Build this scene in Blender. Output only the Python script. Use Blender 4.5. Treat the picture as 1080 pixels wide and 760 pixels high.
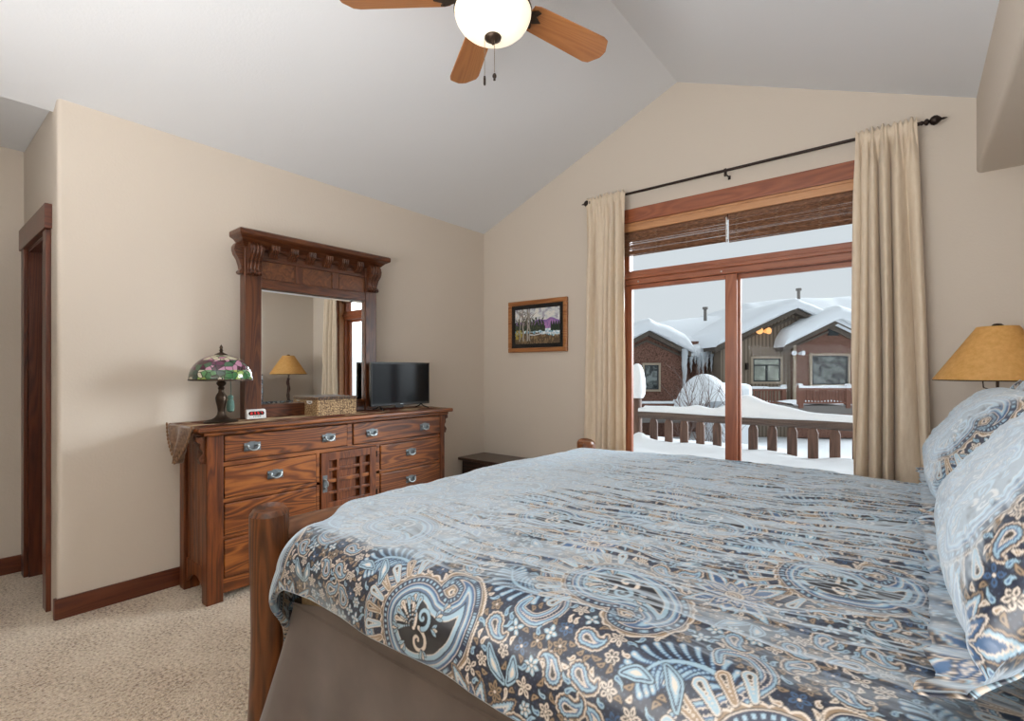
import bpy, math, random
import numpy as np
from mathutils import Vector, Matrix
random.seed(7); rng = np.random.default_rng(11)
PI = math.pi
for o in list(bpy.data.objects): bpy.data.objects.remove(o)
SC = bpy.context.scene; COL = SC.collection

# ------------------------------------------------------------------ camera, sky, lights, exposure
cam = bpy.data.cameras.new('camera'); camo = bpy.data.objects.new('camera', cam); COL.objects.link(camo)
YAW = math.atan(422/526)
camo.location = (3.431, -3.817, 1.28); camo.rotation_euler = (PI/2, 0, YAW)
cam.sensor_fit = 'HORIZONTAL'; cam.sensor_width = 36; cam.lens = 36*526/1080
cam.shift_y = 11/1080; cam.clip_start = 0.02; cam.clip_end = 300
SC.camera = camo
SC.view_settings.view_transform = 'Standard'; SC.view_settings.look = 'None'
SC.view_settings.gamma = 1; SC.view_settings.use_curve_mapping = False
SC.view_settings.exposure = 0.0
w = bpy.data.worlds.new('overcast_sky'); SC.world = w; w.use_nodes = True
bg = w.node_tree.nodes['Background']; # overcast sky: even grey-white with the veiled sun's bright patch off to the right of the patio door
wt = w.node_tree; tcw = wt.nodes.new('ShaderNodeTexCoord'); dp = wt.nodes.new('ShaderNodeVectorMath'); dp.operation = 'DOT_PRODUCT'
nv = wt.nodes.new('ShaderNodeVectorMath'); nv.operation = 'NORMALIZE'; wt.links.new(tcw.outputs['Generated'], nv.inputs[0])
sv = Vector((0.62, 0.76, 0.27)).normalized(); wt.links.new(nv.outputs[0], dp.inputs[0]); dp.inputs[1].default_value = sv
def wm(op, a, b):
    n = wt.nodes.new('ShaderNodeMath'); n.operation = op
    for i, v in enumerate((a, b)):
        if isinstance(v, bpy.types.NodeSocket): wt.links.new(v, n.inputs[i])
        else: n.inputs[i].default_value = v
    return n.outputs[0]
lobe = wm('MULTIPLY', wm('POWER', wm('MAXIMUM', dp.outputs['Value'], 0.0), 42.0), 62.0)
wt.links.new(wm('ADD', lobe, 0.86), bg.inputs[1]); bg.inputs[0].default_value = (0.82, 0.88, 0.93, 1)
w.cycles.sampling_method = 'MANUAL'; w.cycles.sample_map_resolution = 512
def light(name, kind, loc, rot, power, col, **kw):
    l = bpy.data.lights.new(name, kind); l.energy = power; l.color = col
    for k, v in kw.items(): setattr(l, k, v)
    o = bpy.data.objects.new(name, l); COL.objects.link(o); o.location = loc; o.rotation_euler = rot
    return o
def aim(v): return Vector(v).to_track_quat('-Z', 'Y').to_euler()
light('added_fill_light', 'AREA', (2.5, -4.75, 1.35), aim((0.26, 0.42, 1)), 128, (0.99, 0.99, 0.985), shape='RECTANGLE', size=2.0, size_y=1.6)  # unseen area light added behind the camera to brighten the room

# ------------------------------------------------------------------ helpers
def srgb(r, g, b):
    f = lambda c: (c/255/12.92) if c/255 <= .04045 else ((c/255+.055)/1.055)**2.4
    return (f(r), f(g), f(b), 1)
class NT:
    def __init__(s, name):
        s.m = bpy.data.materials.new(name); s.m.use_nodes = True; s.t = s.m.node_tree; s.n = s.t.nodes
        s.b = s.n['Principled BSDF']; s.out = s.n['Material Output']
    def add(s, typ, ins=None, **kw):
        n = s.n.new('ShaderNode'+typ)
        for k, v in kw.items(): setattr(n, k, v)
        for k, v in (ins or {}).items():
            if isinstance(v, bpy.types.NodeSocket): s.t.links.new(v, n.inputs[k])
            else: n.inputs[k].default_value = v
        return n
    def link(s, a, b): s.t.links.new(a, b)
    def set(s, **kw):
        for k, v in kw.items():
            k = k.replace('_', ' ')
            if isinstance(v, bpy.types.NodeSocket): s.t.links.new(v, s.b.inputs[k])
            else: s.b.inputs[k].default_value = v
        return s
    def coords(s, scale=(1, 1, 1), rot=(0, 0, 0)):
        tc = s.add('TexCoord'); mp = s.add('Mapping', {'Vector': tc.outputs['Object'], 'Scale': scale, 'Rotation': rot}); return mp.outputs[0]
    def noise(s, vec, scale, detail=4, rough=.55, dist=0):
        return s.add('TexNoise', {'Vector': vec, 'Scale': scale, 'Detail': detail, 'Roughness': rough, 'Distortion': dist}).outputs['Fac']
    def ramp(s, fac, stops):
        r = s.add('ValToRGB', {'Fac': fac}); e = r.color_ramp.elements
        while len(e) < len(stops): e.new(0.5)
        for el, (p, c) in zip(e, stops): el.position = p; el.color = c
        return r.outputs[0]
    def bump(s, h, strength=.3, dist=.01):
        b = s.add('Bump', {'Height': h, 'Strength': strength, 'Distance': dist}); s.link(b.outputs[0], s.b.inputs['Normal'])
def plain(name, c, rough=.5, metal=0, bump=0, bscale=200, **kw):
    m = NT(name); v = m.coords(); n = m.noise(v, bscale*.25, 3)
    c2 = tuple(x*.82 for x in c[:3])+(1,)
    m.set(Base_Color=m.ramp(n, [(.35, c2), (.65, c)]), Roughness=rough, Metallic=metal, **kw)
    if bump: m.bump(m.noise(v, bscale, 3), bump, .003)
    return m.m
def wood(name, dark, mid, lite, axis='z', rough=.35, scale=1.0, coat=.25, grain=.6):
    m = NT(name); k = {'x': (.09, 1, 1), 'y': (1, .09, 1), 'z': (1, 1, .09)}[axis]
    v = m.coords(tuple(a*scale for a in k))
    warp = m.noise(v, 5, 2, .5)
    vv = m.add('VectorMath', {0: v, 1: m.add('CombineXYZ', {'X': warp, 'Y': warp, 'Z': warp}).outputs[0]}, operation='ADD').outputs[0]
    wv = m.add('TexWave', {'Vector': vv, 'Scale': 6.0, 'Distortion': 9, 'Detail': 3, 'Detail Scale': 1.2}, wave_type='RINGS', rings_direction={'x': 'X', 'y': 'Y', 'z': 'Z'}[axis]).outputs['Fac']
    fine = m.noise(v, 70, 4, .6)
    big = m.noise(v, 3.5, 3)
    f1 = m.add('Math', {0: wv, 1: grain*.55}, operation='MULTIPLY').outputs[0]
    f2 = m.add('Math', {0: fine, 1: .35, 2: f1}, operation='MULTIPLY_ADD').outputs[0]
    f3 = m.add('Math', {0: big, 1: .45, 2: f2}, operation='MULTIPLY_ADD').outputs[0]
    m.set(Base_Color=m.ramp(f3, [(.28, dark), (.52, mid), (.85, lite)]), Roughness=rough, Coat_Weight=coat, Coat_Roughness=.25)
    m.bump(fine, .12, .002)
    return m.m

class MB:
    def __init__(s): s.v = []; s.f = []
    def quadgrid(s, pts, closed_u=False, closed_v=False):
        # pts: rows of columns
        b = len(s.v); R = len(pts); Cn = len(pts[0])
        for row in pts: s.v += [tuple(p) for p in row]
        for i in range(R if closed_u else R-1):
            for j in range(Cn if closed_v else Cn-1):
                i2 = (i+1) % R; j2 = (j+1) % Cn
                s.f.append((b+i*Cn+j, b+i*Cn+j2, b+i2*Cn+j2, b+i2*Cn+j))
        return s
    def box(s, x0, x1, y0, y1, z0, z1):
        return s.hexa([(x0, y0, z0), (x1, y0, z0), (x1, y1, z0), (x0, y1, z0), (x0, y0, z1), (x1, y0, z1), (x1, y1, z1), (x0, y1, z1)])
    def hexa(s, p):
        b = len(s.v); s.v += [tuple(q) for q in p]
        for f in ((0, 3, 2, 1), (4, 5, 6, 7), (0, 1, 5, 4), (1, 2, 6, 5), (2, 3, 7, 6), (3, 0, 4, 7)): s.f.append(tuple(b+i for i in f))
        return s
    def tube(s, path, rad, n=12, cap=True, wob=0):
        path = [Vector(p) for p in path]; m = len(path)
        if not hasattr(rad, '__len__'): rad = [rad]*m
        t0 = (path[1]-path[0]).normalized(); up = Vector((0, 0, 1)) if abs(t0.z) < .9 else Vector((1, 0, 0))
        nrm = t0.cross(up).normalized(); rows = []
        for i, p in enumerate(path):
            t = (path[min(i+1, m-1)]-path[max(i-1, 0)]).normalized()
            nrm = (nrm-t*nrm.dot(t)).normalized(); bn = t.cross(nrm)
            rows.append([p+(nrm*math.cos(2*PI*k/n)+bn*math.sin(2*PI*k/n))*rad[i]*(1+wob*math.sin(k*2.3+i*.7)) for k in range(n)])
        b = len(s.v); s.quadgrid(rows, closed_v=True)
        if cap: s.f.append(tuple(range(b+n-1, b-1, -1))); e = b+(m-1)*n; s.f.append(tuple(range(e, e+n)))
        return s
    def lathe(s, prof, c=(0, 0, 0), n=32, axis='z', cap=False):
        rows = []
        for r, h in prof:
            row = []
            for k in range(n):
                a = 2*PI*k/n; q = (r*math.cos(a), r*math.sin(a), h)
                if axis == 'x': q = (h, q[0], q[1])
                if axis == 'y': q = (q[1], h, q[0])
                row.append((c[0]+q[0], c[1]+q[1], c[2]+q[2]))
            rows.append(row)
        b = len(s.v); s.quadgrid(rows, closed_v=True)
        if cap: s.f.append(tuple(range(b+n-1, b-1, -1))); e = b+(len(prof)-1)*n; s.f.append(tuple(range(e, e+n)))
        return s
    def prism(s, poly, a0, a1, axis='y'):
        # poly: 2D points; y: (x,z) x: (y,z) z: (x,y)
        def P(p, a): return {'y': (p[0], a, p[1]), 'x': (a, p[0], p[1]), 'z': (p[0], p[1], a)}[axis]
        b = len(s.v); n = len(poly)
        s.v += [P(p, a0) for p in poly]+[P(p, a1) for p in poly]
        s.f.append(tuple(range(b+n-1, b-1, -1))); s.f.append(tuple(range(b+n, b+2*n)))
        for i in range(n): j = (i+1) % n; s.f.append((b+i, b+j, b+n+j, b+n+i))
        return s
    def xform(s, M, start=0):
        s.v = s.v[:start]+[tuple(M @ Vector(p)) for p in s.v[start:]]; return s
    def build(s, name, mat, parent=None, smooth=False, bevel=0, local=False, sub=0, segs=2):
        me = bpy.data.meshes.new(name); off = Vector((0, 0, 0))
        if parent is not None and not local:
            q = parent
            while q is not None: off += q.location; q = q.parent
        me.from_pydata([(p[0]-off.x, p[1]-off.y, p[2]-off.z) for p in s.v], [], s.f); me.update()
        import bmesh
        bm = bmesh.new(); bm.from_mesh(me); bmesh.ops.recalc_face_normals(bm, faces=bm.faces); bm.to_mesh(me); bm.free()
        me.materials.append(mat)
        if smooth:
            me.polygons.foreach_set('use_smooth', [True]*len(me.polygons))
        o = bpy.data.objects.new(name, me); COL.objects.link(o)
        if parent is not None: o.parent = parent
        if bevel:
            md = o.modifiers.new('bevel', 'BEVEL'); md.width = bevel; md.segments = segs; md.limit_method = 'ANGLE'; md.angle_limit = math.radians(35)
        if sub: md = o.modifiers.new('sub', 'SUBSURF'); md.levels = sub; md.render_levels = sub
        if smooth and not sub:
            me.set_sharp_from_angle(angle=math.radians(50))
        return o
def tag(o, label, cat, group=None, kind=None):
    o['label'] = label; o['category'] = cat
    if group: o['group'] = group
    if kind: o['kind'] = kind
    return o
def struct(o, label=None, cat=None):
    o['kind'] = 'structure'
    if label: o['label'] = label
    if cat: o['category'] = cat
    return o
def thing(name, loc, label, cat, group=None, rz=0):
    o = bpy.data.objects.new(name, None); COL.objects.link(o); o.location = loc; o.rotation_euler = (0, 0, rz); o.empty_display_size = .1
    return tag(o, label, cat, group)
def npmesh(name, V, F, mat, colors=None, smooth=True, parent=None):
    me = bpy.data.meshes.new(name); V = np.asarray(V, np.float32); F = np.asarray(F, np.int32)
    me.vertices.add(len(V)); me.vertices.foreach_set('co', V.ravel())
    me.loops.add(F.size); me.loops.foreach_set('vertex_index', F.ravel())
    me.polygons.add(len(F)); me.polygons.foreach_set('loop_start', np.arange(0, F.size, 4, dtype=np.int32)); me.polygons.foreach_set('loop_total', np.full(len(F), 4, np.int32))
    me.update(calc_edges=True); me.validate()
    if smooth: me.polygons.foreach_set('use_smooth', np.ones(len(F), bool))
    if colors is not None:
        a = me.color_attributes.new('print', 'FLOAT_COLOR', 'POINT'); c = np.ones((len(V), 4), np.float32); c[:, :3] = colors; a.data.foreach_set('color', c.ravel())
    me.materials.append(mat)
    o = bpy.data.objects.new(name, me); COL.objects.link(o)
    if parent: o.parent = parent
    return o
def gridfaces(R, Cn, b=0, flip=False):
    i, j = np.meshgrid(np.arange(R-1), np.arange(Cn-1), indexing='ij'); a = b+i*Cn+j
    q = np.stack([a, a+1, a+Cn+1, a+Cn], -1).reshape(-1, 4)
    return q[:, ::-1] if flip else q
_T = rng.random((256, 256))
def vnoise(x, y):
    xi = np.floor(x).astype(int); yi = np.floor(y).astype(int); fx = x-xi; fy = y-yi
    fx = fx*fx*(3-2*fx); fy = fy*fy*(3-2*fy); g = lambda a, b: _T[a % 256, b % 256]
    return (g(xi, yi)*(1-fx)+g(xi+1, yi)*fx)*(1-fy)+(g(xi, yi+1)*(1-fx)+g(xi+1, yi+1)*fx)*fy
def fbm(x, y, o=4):
    s = 0; a = .5
    for k in range(o): s = s+a*(vnoise(x*2**k+17*k, y*2**k+5*k)-.5)*2; a *= .5
    return s
def sstep(a, b, x): t = np.clip((x-a)/(b-a), 0, 1); return t*t*(3-2*t)

# ------------------------------------------------------------------ materials
def wallmat(name, c):
    m = NT(name); v = m.coords(); m.set(Base_Color=c, Roughness=.75); m.b.inputs['Specular IOR Level'].default_value = .25
    m.bump(m.noise(v, 75, 3, .5), .22, .004); return m.m
M_wall = wallmat('painted_wall', (0.645, 0.575, 0.495, 1))
M_ceil = wallmat('ceiling_paint', (0.78, 0.80, 0.83, 1))
m = NT('carpet'); v = m.coords()
n1 = m.noise(v, 72, 3, .65); n2 = m.noise(v, 4, 3); vor = m.add('TexVoronoi', {'Vector': v, 'Scale': 110, 'Randomness': 1.0})
mixf = m.add('Math', {0: n1, 1: .75, 2: m.add('Math', {0: n2, 1: .25}, operation='MULTIPLY').outputs[0]}, operation='MULTIPLY_ADD').outputs[0]
m.set(Base_Color=m.ramp(mixf, [(.36, (.24, .15, .09, 1)), (.46, (.60, .47, .33, 1)), (.60, (.82, .70, .55, 1))]), Roughness=.95, Sheen_Weight=.3)
m.bump(m.add('Math', {0: n1, 1: vor.outputs['Distance']}, operation='SUBTRACT').outputs[0], .8, .012); M_carpet = m.m
M_trim = wood('cherry_trim', (.045, .010, .005, 1), (.12, .030, .012, 1), (.20, .055, .022, 1), 'y', .35, grain=.35)
M_trimz = wood('cherry_trim_upright', (.045, .010, .005, 1), (.12, .030, .012, 1), (.20, .055, .022, 1), 'z', .35, grain=.35)
M_win = wood('window_fir', (.22, .062, .028, 1), (.34, .105, .045, 1), (.48, .17, .075, 1), 'x', .3, .8, grain=.3)
M_winz = wood('window_fir_upright', (.22, .062, .028, 1), (.34, .105, .045, 1), (.48, .17, .075, 1), 'z', .3, .8, grain=.3)
M_jamb = wood('window_jamb_fir', (.42, .19, .08, 1), (.55, .27, .12, 1), (.66, .36, .18, 1), 'x', .35, grain=.25)
M_oak = wood('dresser_oak', (.030, .008, .002, 1), (.16, .042, .008, 1), (.42, .14, .028, 1), 'y', .42, 1.1, .03, .5)
M_oakz = wood('dresser_oak_upright', (.030, .008, .002, 1), (.15, .038, .008, 1), (.34, .105, .022, 1), 'z', .42, 1.3, .03, .35)
M_mir = wood('mirror_oak', (.022, .006, .003, 1), (.080, .022, .007, 1), (.15, .050, .016, 1), 'y', .32, 1.5, .2, .5)
M_mirz = wood('mirror_oak_upright', (.022, .006, .003, 1), (.080, .022, .007, 1), (.15, .050, .016, 1), 'z', .32, 1.5, .2, .5)
M_logz = wood('log_post_wood', (.045, .014, .004, 1), (.18, .058, .015, 1), (.32, .12, .036, 1), 'z', .36, .9, .12, .3)
M_logy = wood('log_rail_wood', (.045, .018, .008, 1), (.16, .065, .028, 1), (.30, .14, .065, 1), 'y', .35, .9, .2, .3)
M_dark = wood('dark_walnut', (.02, .009, .006, 1), (.06, .026, .015, 1), (.10, .05, .03, 1), 'x', .35, grain=.3)
M_pewter = plain('pewter', (.42, .46, .47, 1), .35, .9)
M_plate = plain('pewter_backplate', (.20, .22, .23, 1), .45, .8)
M_bronze = plain('bronze', (.07, .045, .03, 1), .4, .7, .3, 120)
M_iron = plain('dark_iron', (.035, .022, .017, 1), .45, .6)
M_black = plain('black_plastic', (.012, .012, .013, 1), .25)
M_white = plain('white_plastic', (.78, .78, .77, 1), .4)
m = NT('tv_screen'); m.set(Base_Color=(.004, .005, .007, 1), Roughness=.10); m.b.inputs['Specular IOR Level'].default_value = .22; M_screen = m.m
m = NT('mirror_silver'); m.set(Base_Color=(.93, .95, .94, 1), Metallic=1, Roughness=.01); M_mirror = m.m
def glassmat(name, tint=(1, 1, 1, 1), refl=1.0):
    m = NT(name); fr = m.add('Fresnel', {'IOR': 1.4}); tr = m.add('BsdfTransparent', {'Color': tint}); gl = m.add('BsdfGlossy', {'Roughness': .0})
    f = m.add('Math', {0: fr.outputs[0], 1: refl}, operation='MULTIPLY')
    mx = m.add('MixShader', {0: f.outputs[0], 1: tr.outputs[0], 2: gl.outputs[0]}); m.link(mx.outputs[0], m.out.inputs[0]); return m.m
M_glass = glassmat('window_glass', (.965, .975, .975, 1), .08)
def snowmat():
    m = NT('snow'); v = m.coords(); m.set(Base_Color=(.80, .83, .86, 1), Roughness=.7, Subsurface_Weight=0.0)
    m.bump(m.noise(v, 3, 4), .25, .05); return m.m
M_snow = snowmat()

# ------------------------------------------------------------------ room shell
EZ, AX, AZ, RX = 2.685, 2.01, 3.517, 4.02      # eave height, ridge x, ridge z, right wall
YB = -5.6                                        # rear wall
def slope(x): return EZ+(AZ-EZ)*x/AX if x <= AX else AZ-(AZ-EZ)*(x-AX)/AX
struct(MB().box(-2.6, 4.3, YB-.2, 0.0, -.08, 0).build('floor', M_carpet), 'cream and brown flecked carpet covering the bedroom floor', 'carpet')
# front wall with patio opening
OX0, OX1, OZ1 = 1.50, 3.30, 2.50
fw = MB()
T = .16
fw.box(-.2, OX0, 0, T, -.3, EZ); fw.box(OX1, 4.3, 0, T, -.3, EZ)
fw.box(OX0, OX1, 0, T, OZ1, EZ)
fw.prism([(0, EZ), (RX, EZ), (AX, AZ+.03)], 0, T, 'y')
struct(fw.build('wall_front', M_wall), 'beige gable wall around the patio door', 'wall')
# left wall with rounded outer corner
lw = MB(); YC = -3.28
prof = [(-.001, 0.0)]
poly = [(0, .0), (0, YC+.02)]+[(-.02+.02*math.cos(a), YC+.02-.02*math.sin(a)) for a in (PI/8, PI/4, 3*PI/8)]+[(-.02, YC), (-.13, YC), (-.13, 0)]
lw.prism(poly, 0, EZ, 'z')
struct(lw.build('wall_left', M_wall, smooth=True), 'beige wall behind the dresser', 'wall')
HX = -1.02
struct(MB().box(-.13, 0, YB, -4.25, 0, EZ).build('wall_shade_hall', M_wall), 'added unseen beige wall past the hall opening, keeping the hall dim', 'wall')  # out-of-view wall segment added to shade the hall
# hall wall with the door opening (x -.83 .. -.19)
DX0, DX1, DZ = -.86, -.235, 2.035
hw = MB(); hw.box(HX, DX0, YC, YC+.12, 0, EZ-.005); hw.box(DX1, -.13, YC, YC+.12, 0, EZ-.005); hw.box(DX0, DX1, YC, YC+.12, DZ, EZ-.005)
struct(hw.build('wall_hall', M_wall), 'beige hall wall above the narrow doorway', 'wall')
struct(MB().box(HX-.1, HX, YB, YC+.12, 0, EZ).build('wall_hall_end', M_wall), 'beige wall at the far left of the hall', 'wall')
struct(MB().box(-2.6, 4.3, YB-.1, YB, 0, AZ).build('wall_back', M_wall), 'wall behind the viewer', 'wall')
struct(MB().box(RX, RX+.12, YB, 0, 0, EZ+.1).build('wall_right', M_wall), 'beige wall behind the bed head', 'wall')
# ceiling
cl = MB(); cl.prism([(-.1, EZ-.041), (AX, AZ), (AX, AZ+.1), (-.1, EZ+.08)], YB-.1, T, 'y')
cl.prism([(AX, AZ), (RX+.1, EZ-.041), (RX+.1, EZ+.08), (AX, AZ+.1)], YB-.1, T, 'y')
cl.box(-1.2, 0, YB-.1, YC+.12, EZ, EZ+.1)
struct(cl.build('ceiling', M_ceil), 'white vaulted ceiling', 'ceiling')
# bulkhead over the bed head
bh = MB(); bx, bz = 3.713, 2.387; r = .022
bh.prism([(RX, bz), (bx+r, bz)]+[(bx+r-r*math.sin(a), bz+r-r*math.cos(a)) for a in (PI/8, PI/4, 3*PI/8)]+[(bx, bz+r), (bx, slope(bx)+.02), (RX, slope(RX)+.02)], YB, 0, 'y')
struct(bh.build('trim_1', M_wall, smooth=True), 'boxed beige bulkhead below the right ceiling slope', 'bulkhead')
# baseboards
bb = MB(); bb.box(0, .014, YC+.0, -.001, 0, .108); bb.prism([(0, YC), (.014, YC+.005), (.012, YC-.01), (-.0, YC-.014), (-.02, YC-.014), (-.02, YC)], 0, .108, 'z')
struct(bb.build('baseboard_left', M_trim, bevel=.003), 'dark cherry baseboard along the left wall', 'baseboard')
struct(MB().box(HX, HX+.014, YB, YC, 0, .108).build('baseboard_hall', M_trim, bevel=.003), 'dark cherry baseboard in the hall', 'baseboard')
fb = MB(); fb.box(0, OX0-.1, -.014, 0, 0, .108); fb.box(OX1+.1, RX, -.014, 0, 0, .108)
struct(fb.build('baseboard_front', M_trim, bevel=.003), 'dark cherry baseboard under the painting', 'baseboard')
# hall doorway: casing + recessed door
dc = MB(); cy0 = YC-.022
dc.box(DX1-.005, DX1+.085, cy0, YC, 0, DZ); dc.box(DX0-.085, DX0+.005, cy0, YC, 0, DZ)
struct(dc.build('trim_2', M_trimz, bevel=.003), 'dark cherry side casings of the hall door', 'door casing')
struct(MB().box(DX0-.11, DX1+.11, cy0-.008, YC, DZ, DZ+.13).build('trim_3', M_trim, bevel=.003), 'dark cherry head casing over the hall door', 'door casing')
dj = MB(); dj.box(DX0, DX0+.018, YC, YC+.12, 0, DZ); dj.box(DX1-.018, DX1, YC, YC+.12, 0, DZ); dj.box(DX0+.018, DX1-.018, YC, YC+.12, DZ-.018, DZ)
struct(dj.build('trim_4', M_trimz), 'dark cherry jamb of the hall door', 'door jamb')
d1 = MB().box(DX0+.02, DX1-.02, YC+.06, YC+.10, .01, DZ-.02); 
for (a, b) in ((.12, .95), (1.08, 1.9)):
    d1.box(DX0+.11, DX1-.11, YC+.052, YC+.06, a, b)
d1 = struct(d1.build('door_1', M_trimz, bevel=.004), 'dark cherry panel door in the hall', 'door')
MB().lathe([(.0, -.02), (.02, -.02), (.026, -.035), (.02, -.05), (0, -.052)], (DX1-.08, YC+.06, .98), 16, 'y').build('door_knob', M_bronze, d1, smooth=True)
# spring door stop on the hall baseboard
ds = thing('door_stop', (HX+.014, -3.52, .06), 'small white tipped spring door stop on the hall baseboard', 'door stop')
pth = [(i*.0016, .006*math.cos(i*1.1), .006*math.sin(i*1.1)) for i in range(40)]
MB().tube(pth, .0012, 5).build('spring', M_pewter, ds, local=True)
MB().lathe([(0, .062), (.010, .062), (.012, .072), (.008, .084), (0, .085)], (0, 0, 0), 14, 'x').build('tip', M_white, ds, smooth=True, local=True)

# ------------------------------------------------------------------ patio door, transom and blinds
wn = bpy.data.objects.new('window_1', None); COL.objects.link(wn); struct(wn, 'wood framed sliding patio door with transom window above', 'patio door'); wn.location = (OX0, 0, 0)
# casing on the wall face, jamb liner, head
MB().box(OX0-.12, OX1+.12, -.022, 0, OZ1-.005, 2.607).build('head_casing', M_win, wn, bevel=.004)
c = MB(); c.box(OX0-.10, OX0+.0, -.02, 0, 0, OZ1-.005); c.box(OX1, OX1+.10, -.02, 0, 0, OZ1-.005); c.build('side_casing', M_winz, wn, bevel=.004)
c = MB(); c.box(OX0, OX1, 0, T+.03, OZ1-.02, OZ1); c.box(OX0, OX0+.02, 0, T+.03, 0, OZ1-.02); c.box(OX1-.02, OX1, 0, T+.03, 0, OZ1-.02); c.build('jamb_liner', M_jamb, wn)
IX0, IX1 = OX0+.02, OX1-.02
MB().box(IX0, IX1, .004, .026, 2.428, OZ1-.02).build('valance_board', M_jamb, wn, bevel=.003)
# transom frame
YF0, YF1 = .075, .15
MB().box(IX0, IX1, YF0-.01, YF1, 2.00, 2.115).box(IX0, IX1, YF0-.03, YF0-.01, 2.045, 2.075).build('transom_bar', M_win, wn, bevel=.006)
c = MB(); c.box(IX0, IX0+.055, YF0, YF1, 2.115, OZ1-.02); c.box(IX1-.055, IX1, YF0, YF1, 2.115, OZ1-.02); c.box(IX0+.055, IX1-.055, YF0, YF1, 2.42, OZ1-.02)
c.build('transom_frame', M_winz, wn, bevel=.004)
MB().box(IX0+.05, IX1-.05, .108, .112, 2.11, 2.425).build('transom_pane', M_glass, wn)
# sliding panels
def panel(x0, x1, y, name, wl, wr):
    p = MB(); p.box(x0, x0+wl, y, y+.038, .03, 1.998); p.box(x1-wr, x1, y, y+.038, .03, 1.998)
    f = p.build(name, M_winz, wn, bevel=.003)
    MB().box(x0+wl, x1-wr, y, y+.038, 1.965, 1.998).box(x0+wl, x1-wr, y, y+.038, .03, .16).build('panel_rail', M_win, f, bevel=.003)
    g = MB().box(x0+wl-.005, x1-wr+.005, y+.017, y+.021, .155, 1.97).build('pane', M_glass, f)
panel(IX0+.03, 2.425, .078, 'sliding_panel', .045, .082)
panel(2.36, IX1-.03, .12, 'fixed_panel', .08, .05)
c = MB(); c.box(IX0, IX0+.03, YF0, YF1+.01, .0, 2.0); c.box(IX1-.03, IX1, YF0, YF1+.01, .0, 2.0); c.build('door_frame', M_winz, wn, bevel=.003)
MB().box(IX0, IX1, YF0-.03, T+.06, -.02, .03).build('sill', M_dark, wn, bevel=.004)
for xx in (1.66, 2.32): MB().lathe([(0, 0), (.006, -.001), (.006, -.004), (0, -.006)], (xx, YF0-.01, 2.022), 10, 'y').build('screw_cap', M_white, wn)

# woven wood blinds
m = NT('woven_wood'); v = m.coords((.15, 1, 1)); nn = m.noise(v, 220, 3)
m.set(Base_Color=m.ramp(nn, [(.35, (.09, .04, .02, 1)), (.6, (.26, .12, .06, 1)), (.75, (.40, .22, .12, 1))]), Roughness=.6); M_blind = m.m
M_cord = plain('blind_cord', (.36, .27, .18, 1), .8)
for bi, (x0, x1, z0, lab) in enumerate(((IX0+.004, 2.372, 2.235, 'brown woven wood blind drawn up at the left, with a white pull edge'), (2.378, IX1-.004, 2.225, 'brown woven wood blind drawn up at the right, next to the wide curtain'))):
    b = thing('woven_blind', (x0, .03, z0), lab, 'blind', 'woven blinds over the transom')
    MB().box(x0, x1, .035, .058, OZ1-.10, OZ1-.022).build('head_rail', M_blind, b, bevel=.003)
    s = MB(); k = 0; z = OZ1-.09
    while z > z0+.012:
        yy = .040+random.uniform(-.002, .002)
        s.tube([(x0+.002, yy, z+random.uniform(-.001, .001)), ((x0+x1)/2, yy, z-.001), (x1-.002, yy, z+random.uniform(-.001, .001))], random.choice((.0020, .0024, .0032)), 5); z -= random.choice((.0036, .0040, .0040, .0050)); k += 1
    for q in range(11):
        s.tube([(x0+.002, .046+.006*(q % 3), z0+.002*q), (x1-.002, .046+.006*(q % 3), z0+.002*q+random.uniform(-.002, .002))], .0022, 5)
    s.build('slat_weave', M_blind, b, smooth=True)['kind'] = 'stuff'
    n = 4
    for i in range(n):
        xx = x0+.06+(x1-x0-.12)*i/(n-1); L_ = OZ1-.09-z0
        MB().tube([(xx+.009*(-1)**k, .0325, OZ1-.09-L_*k/17) for k in range(18)], .0016, 4).build('ladder_cord', M_cord, b)
    if bi == 0: MB().tube([(x1-.006, .028, OZ1-.09-t*.19) for t in np.linspace(0, 1, 12)], [.003+.0014*(i % 2) for i in range(12)], 6).build('pull_cord', M_white, b)

# ------------------------------------------------------------------ curtain rod and curtains
ry, rz = -.10, 2.705
rod = thing('curtain_rod', (2.4, ry, rz), 'thin dark iron curtain rod with turned finials above the patio door', 'curtain rod')
MB().tube([(1.33, ry, rz), (3.47, ry, rz)], .010, 14).build('pole', M_iron, rod, smooth=True)
for sx, x in ((-1, 1.33), (1, 3.47)):
    pr = [(0, -.002), (.012, 0), (.012, .008), (.007, .012), (.018, .022), (.019, .03), (.008, .038), (.02, .045), (.027, .058), (.025, .072), (.014, .085), (.006, .092), (.007, .098), (.003, .112), (0, .118)]
    MB().lathe([(r_, sx*h) for r_, h in pr], (x, ry, rz), 20, 'x').build('finial', M_iron, rod, smooth=True)
for x in (1.37, 2.395, 3.43):
    MB().tube([(x, -.001, rz-.022), (x, -.06, rz-.022), (x, ry, rz-.022)], .005, 8).box(x-.009, x+.009, -.005, 0, rz-.036, rz-.008).box(x-.008, x+.008, ry-.009, ry+.009, rz-.040, rz+.012).build('bracket', M_iron, rod, smooth=True)
m = NT('silk_curtain'); v = m.coords((1, 1, .25)); sl = m.noise(v, 60, 4)
col = m.ramp(sl, [(.3, (.80, .67, .51, 1)), (.7, (.88, .76, .60, 1))]); m.set(Base_Color=col, Roughness=.42, Sheen_Weight=.3)
m.bump(m.noise(m.coords((.6, .6, 1)), 22, 4), .35, .01)
tl = m.add('BsdfTranslucent', {'Color': col}); mx = m.add('MixShader', {0: .22, 1: m.b.outputs[0], 2: tl.outputs[0]}); m.link(mx.outputs[0], m.out.inputs[0]); M_silk = m.m
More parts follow.
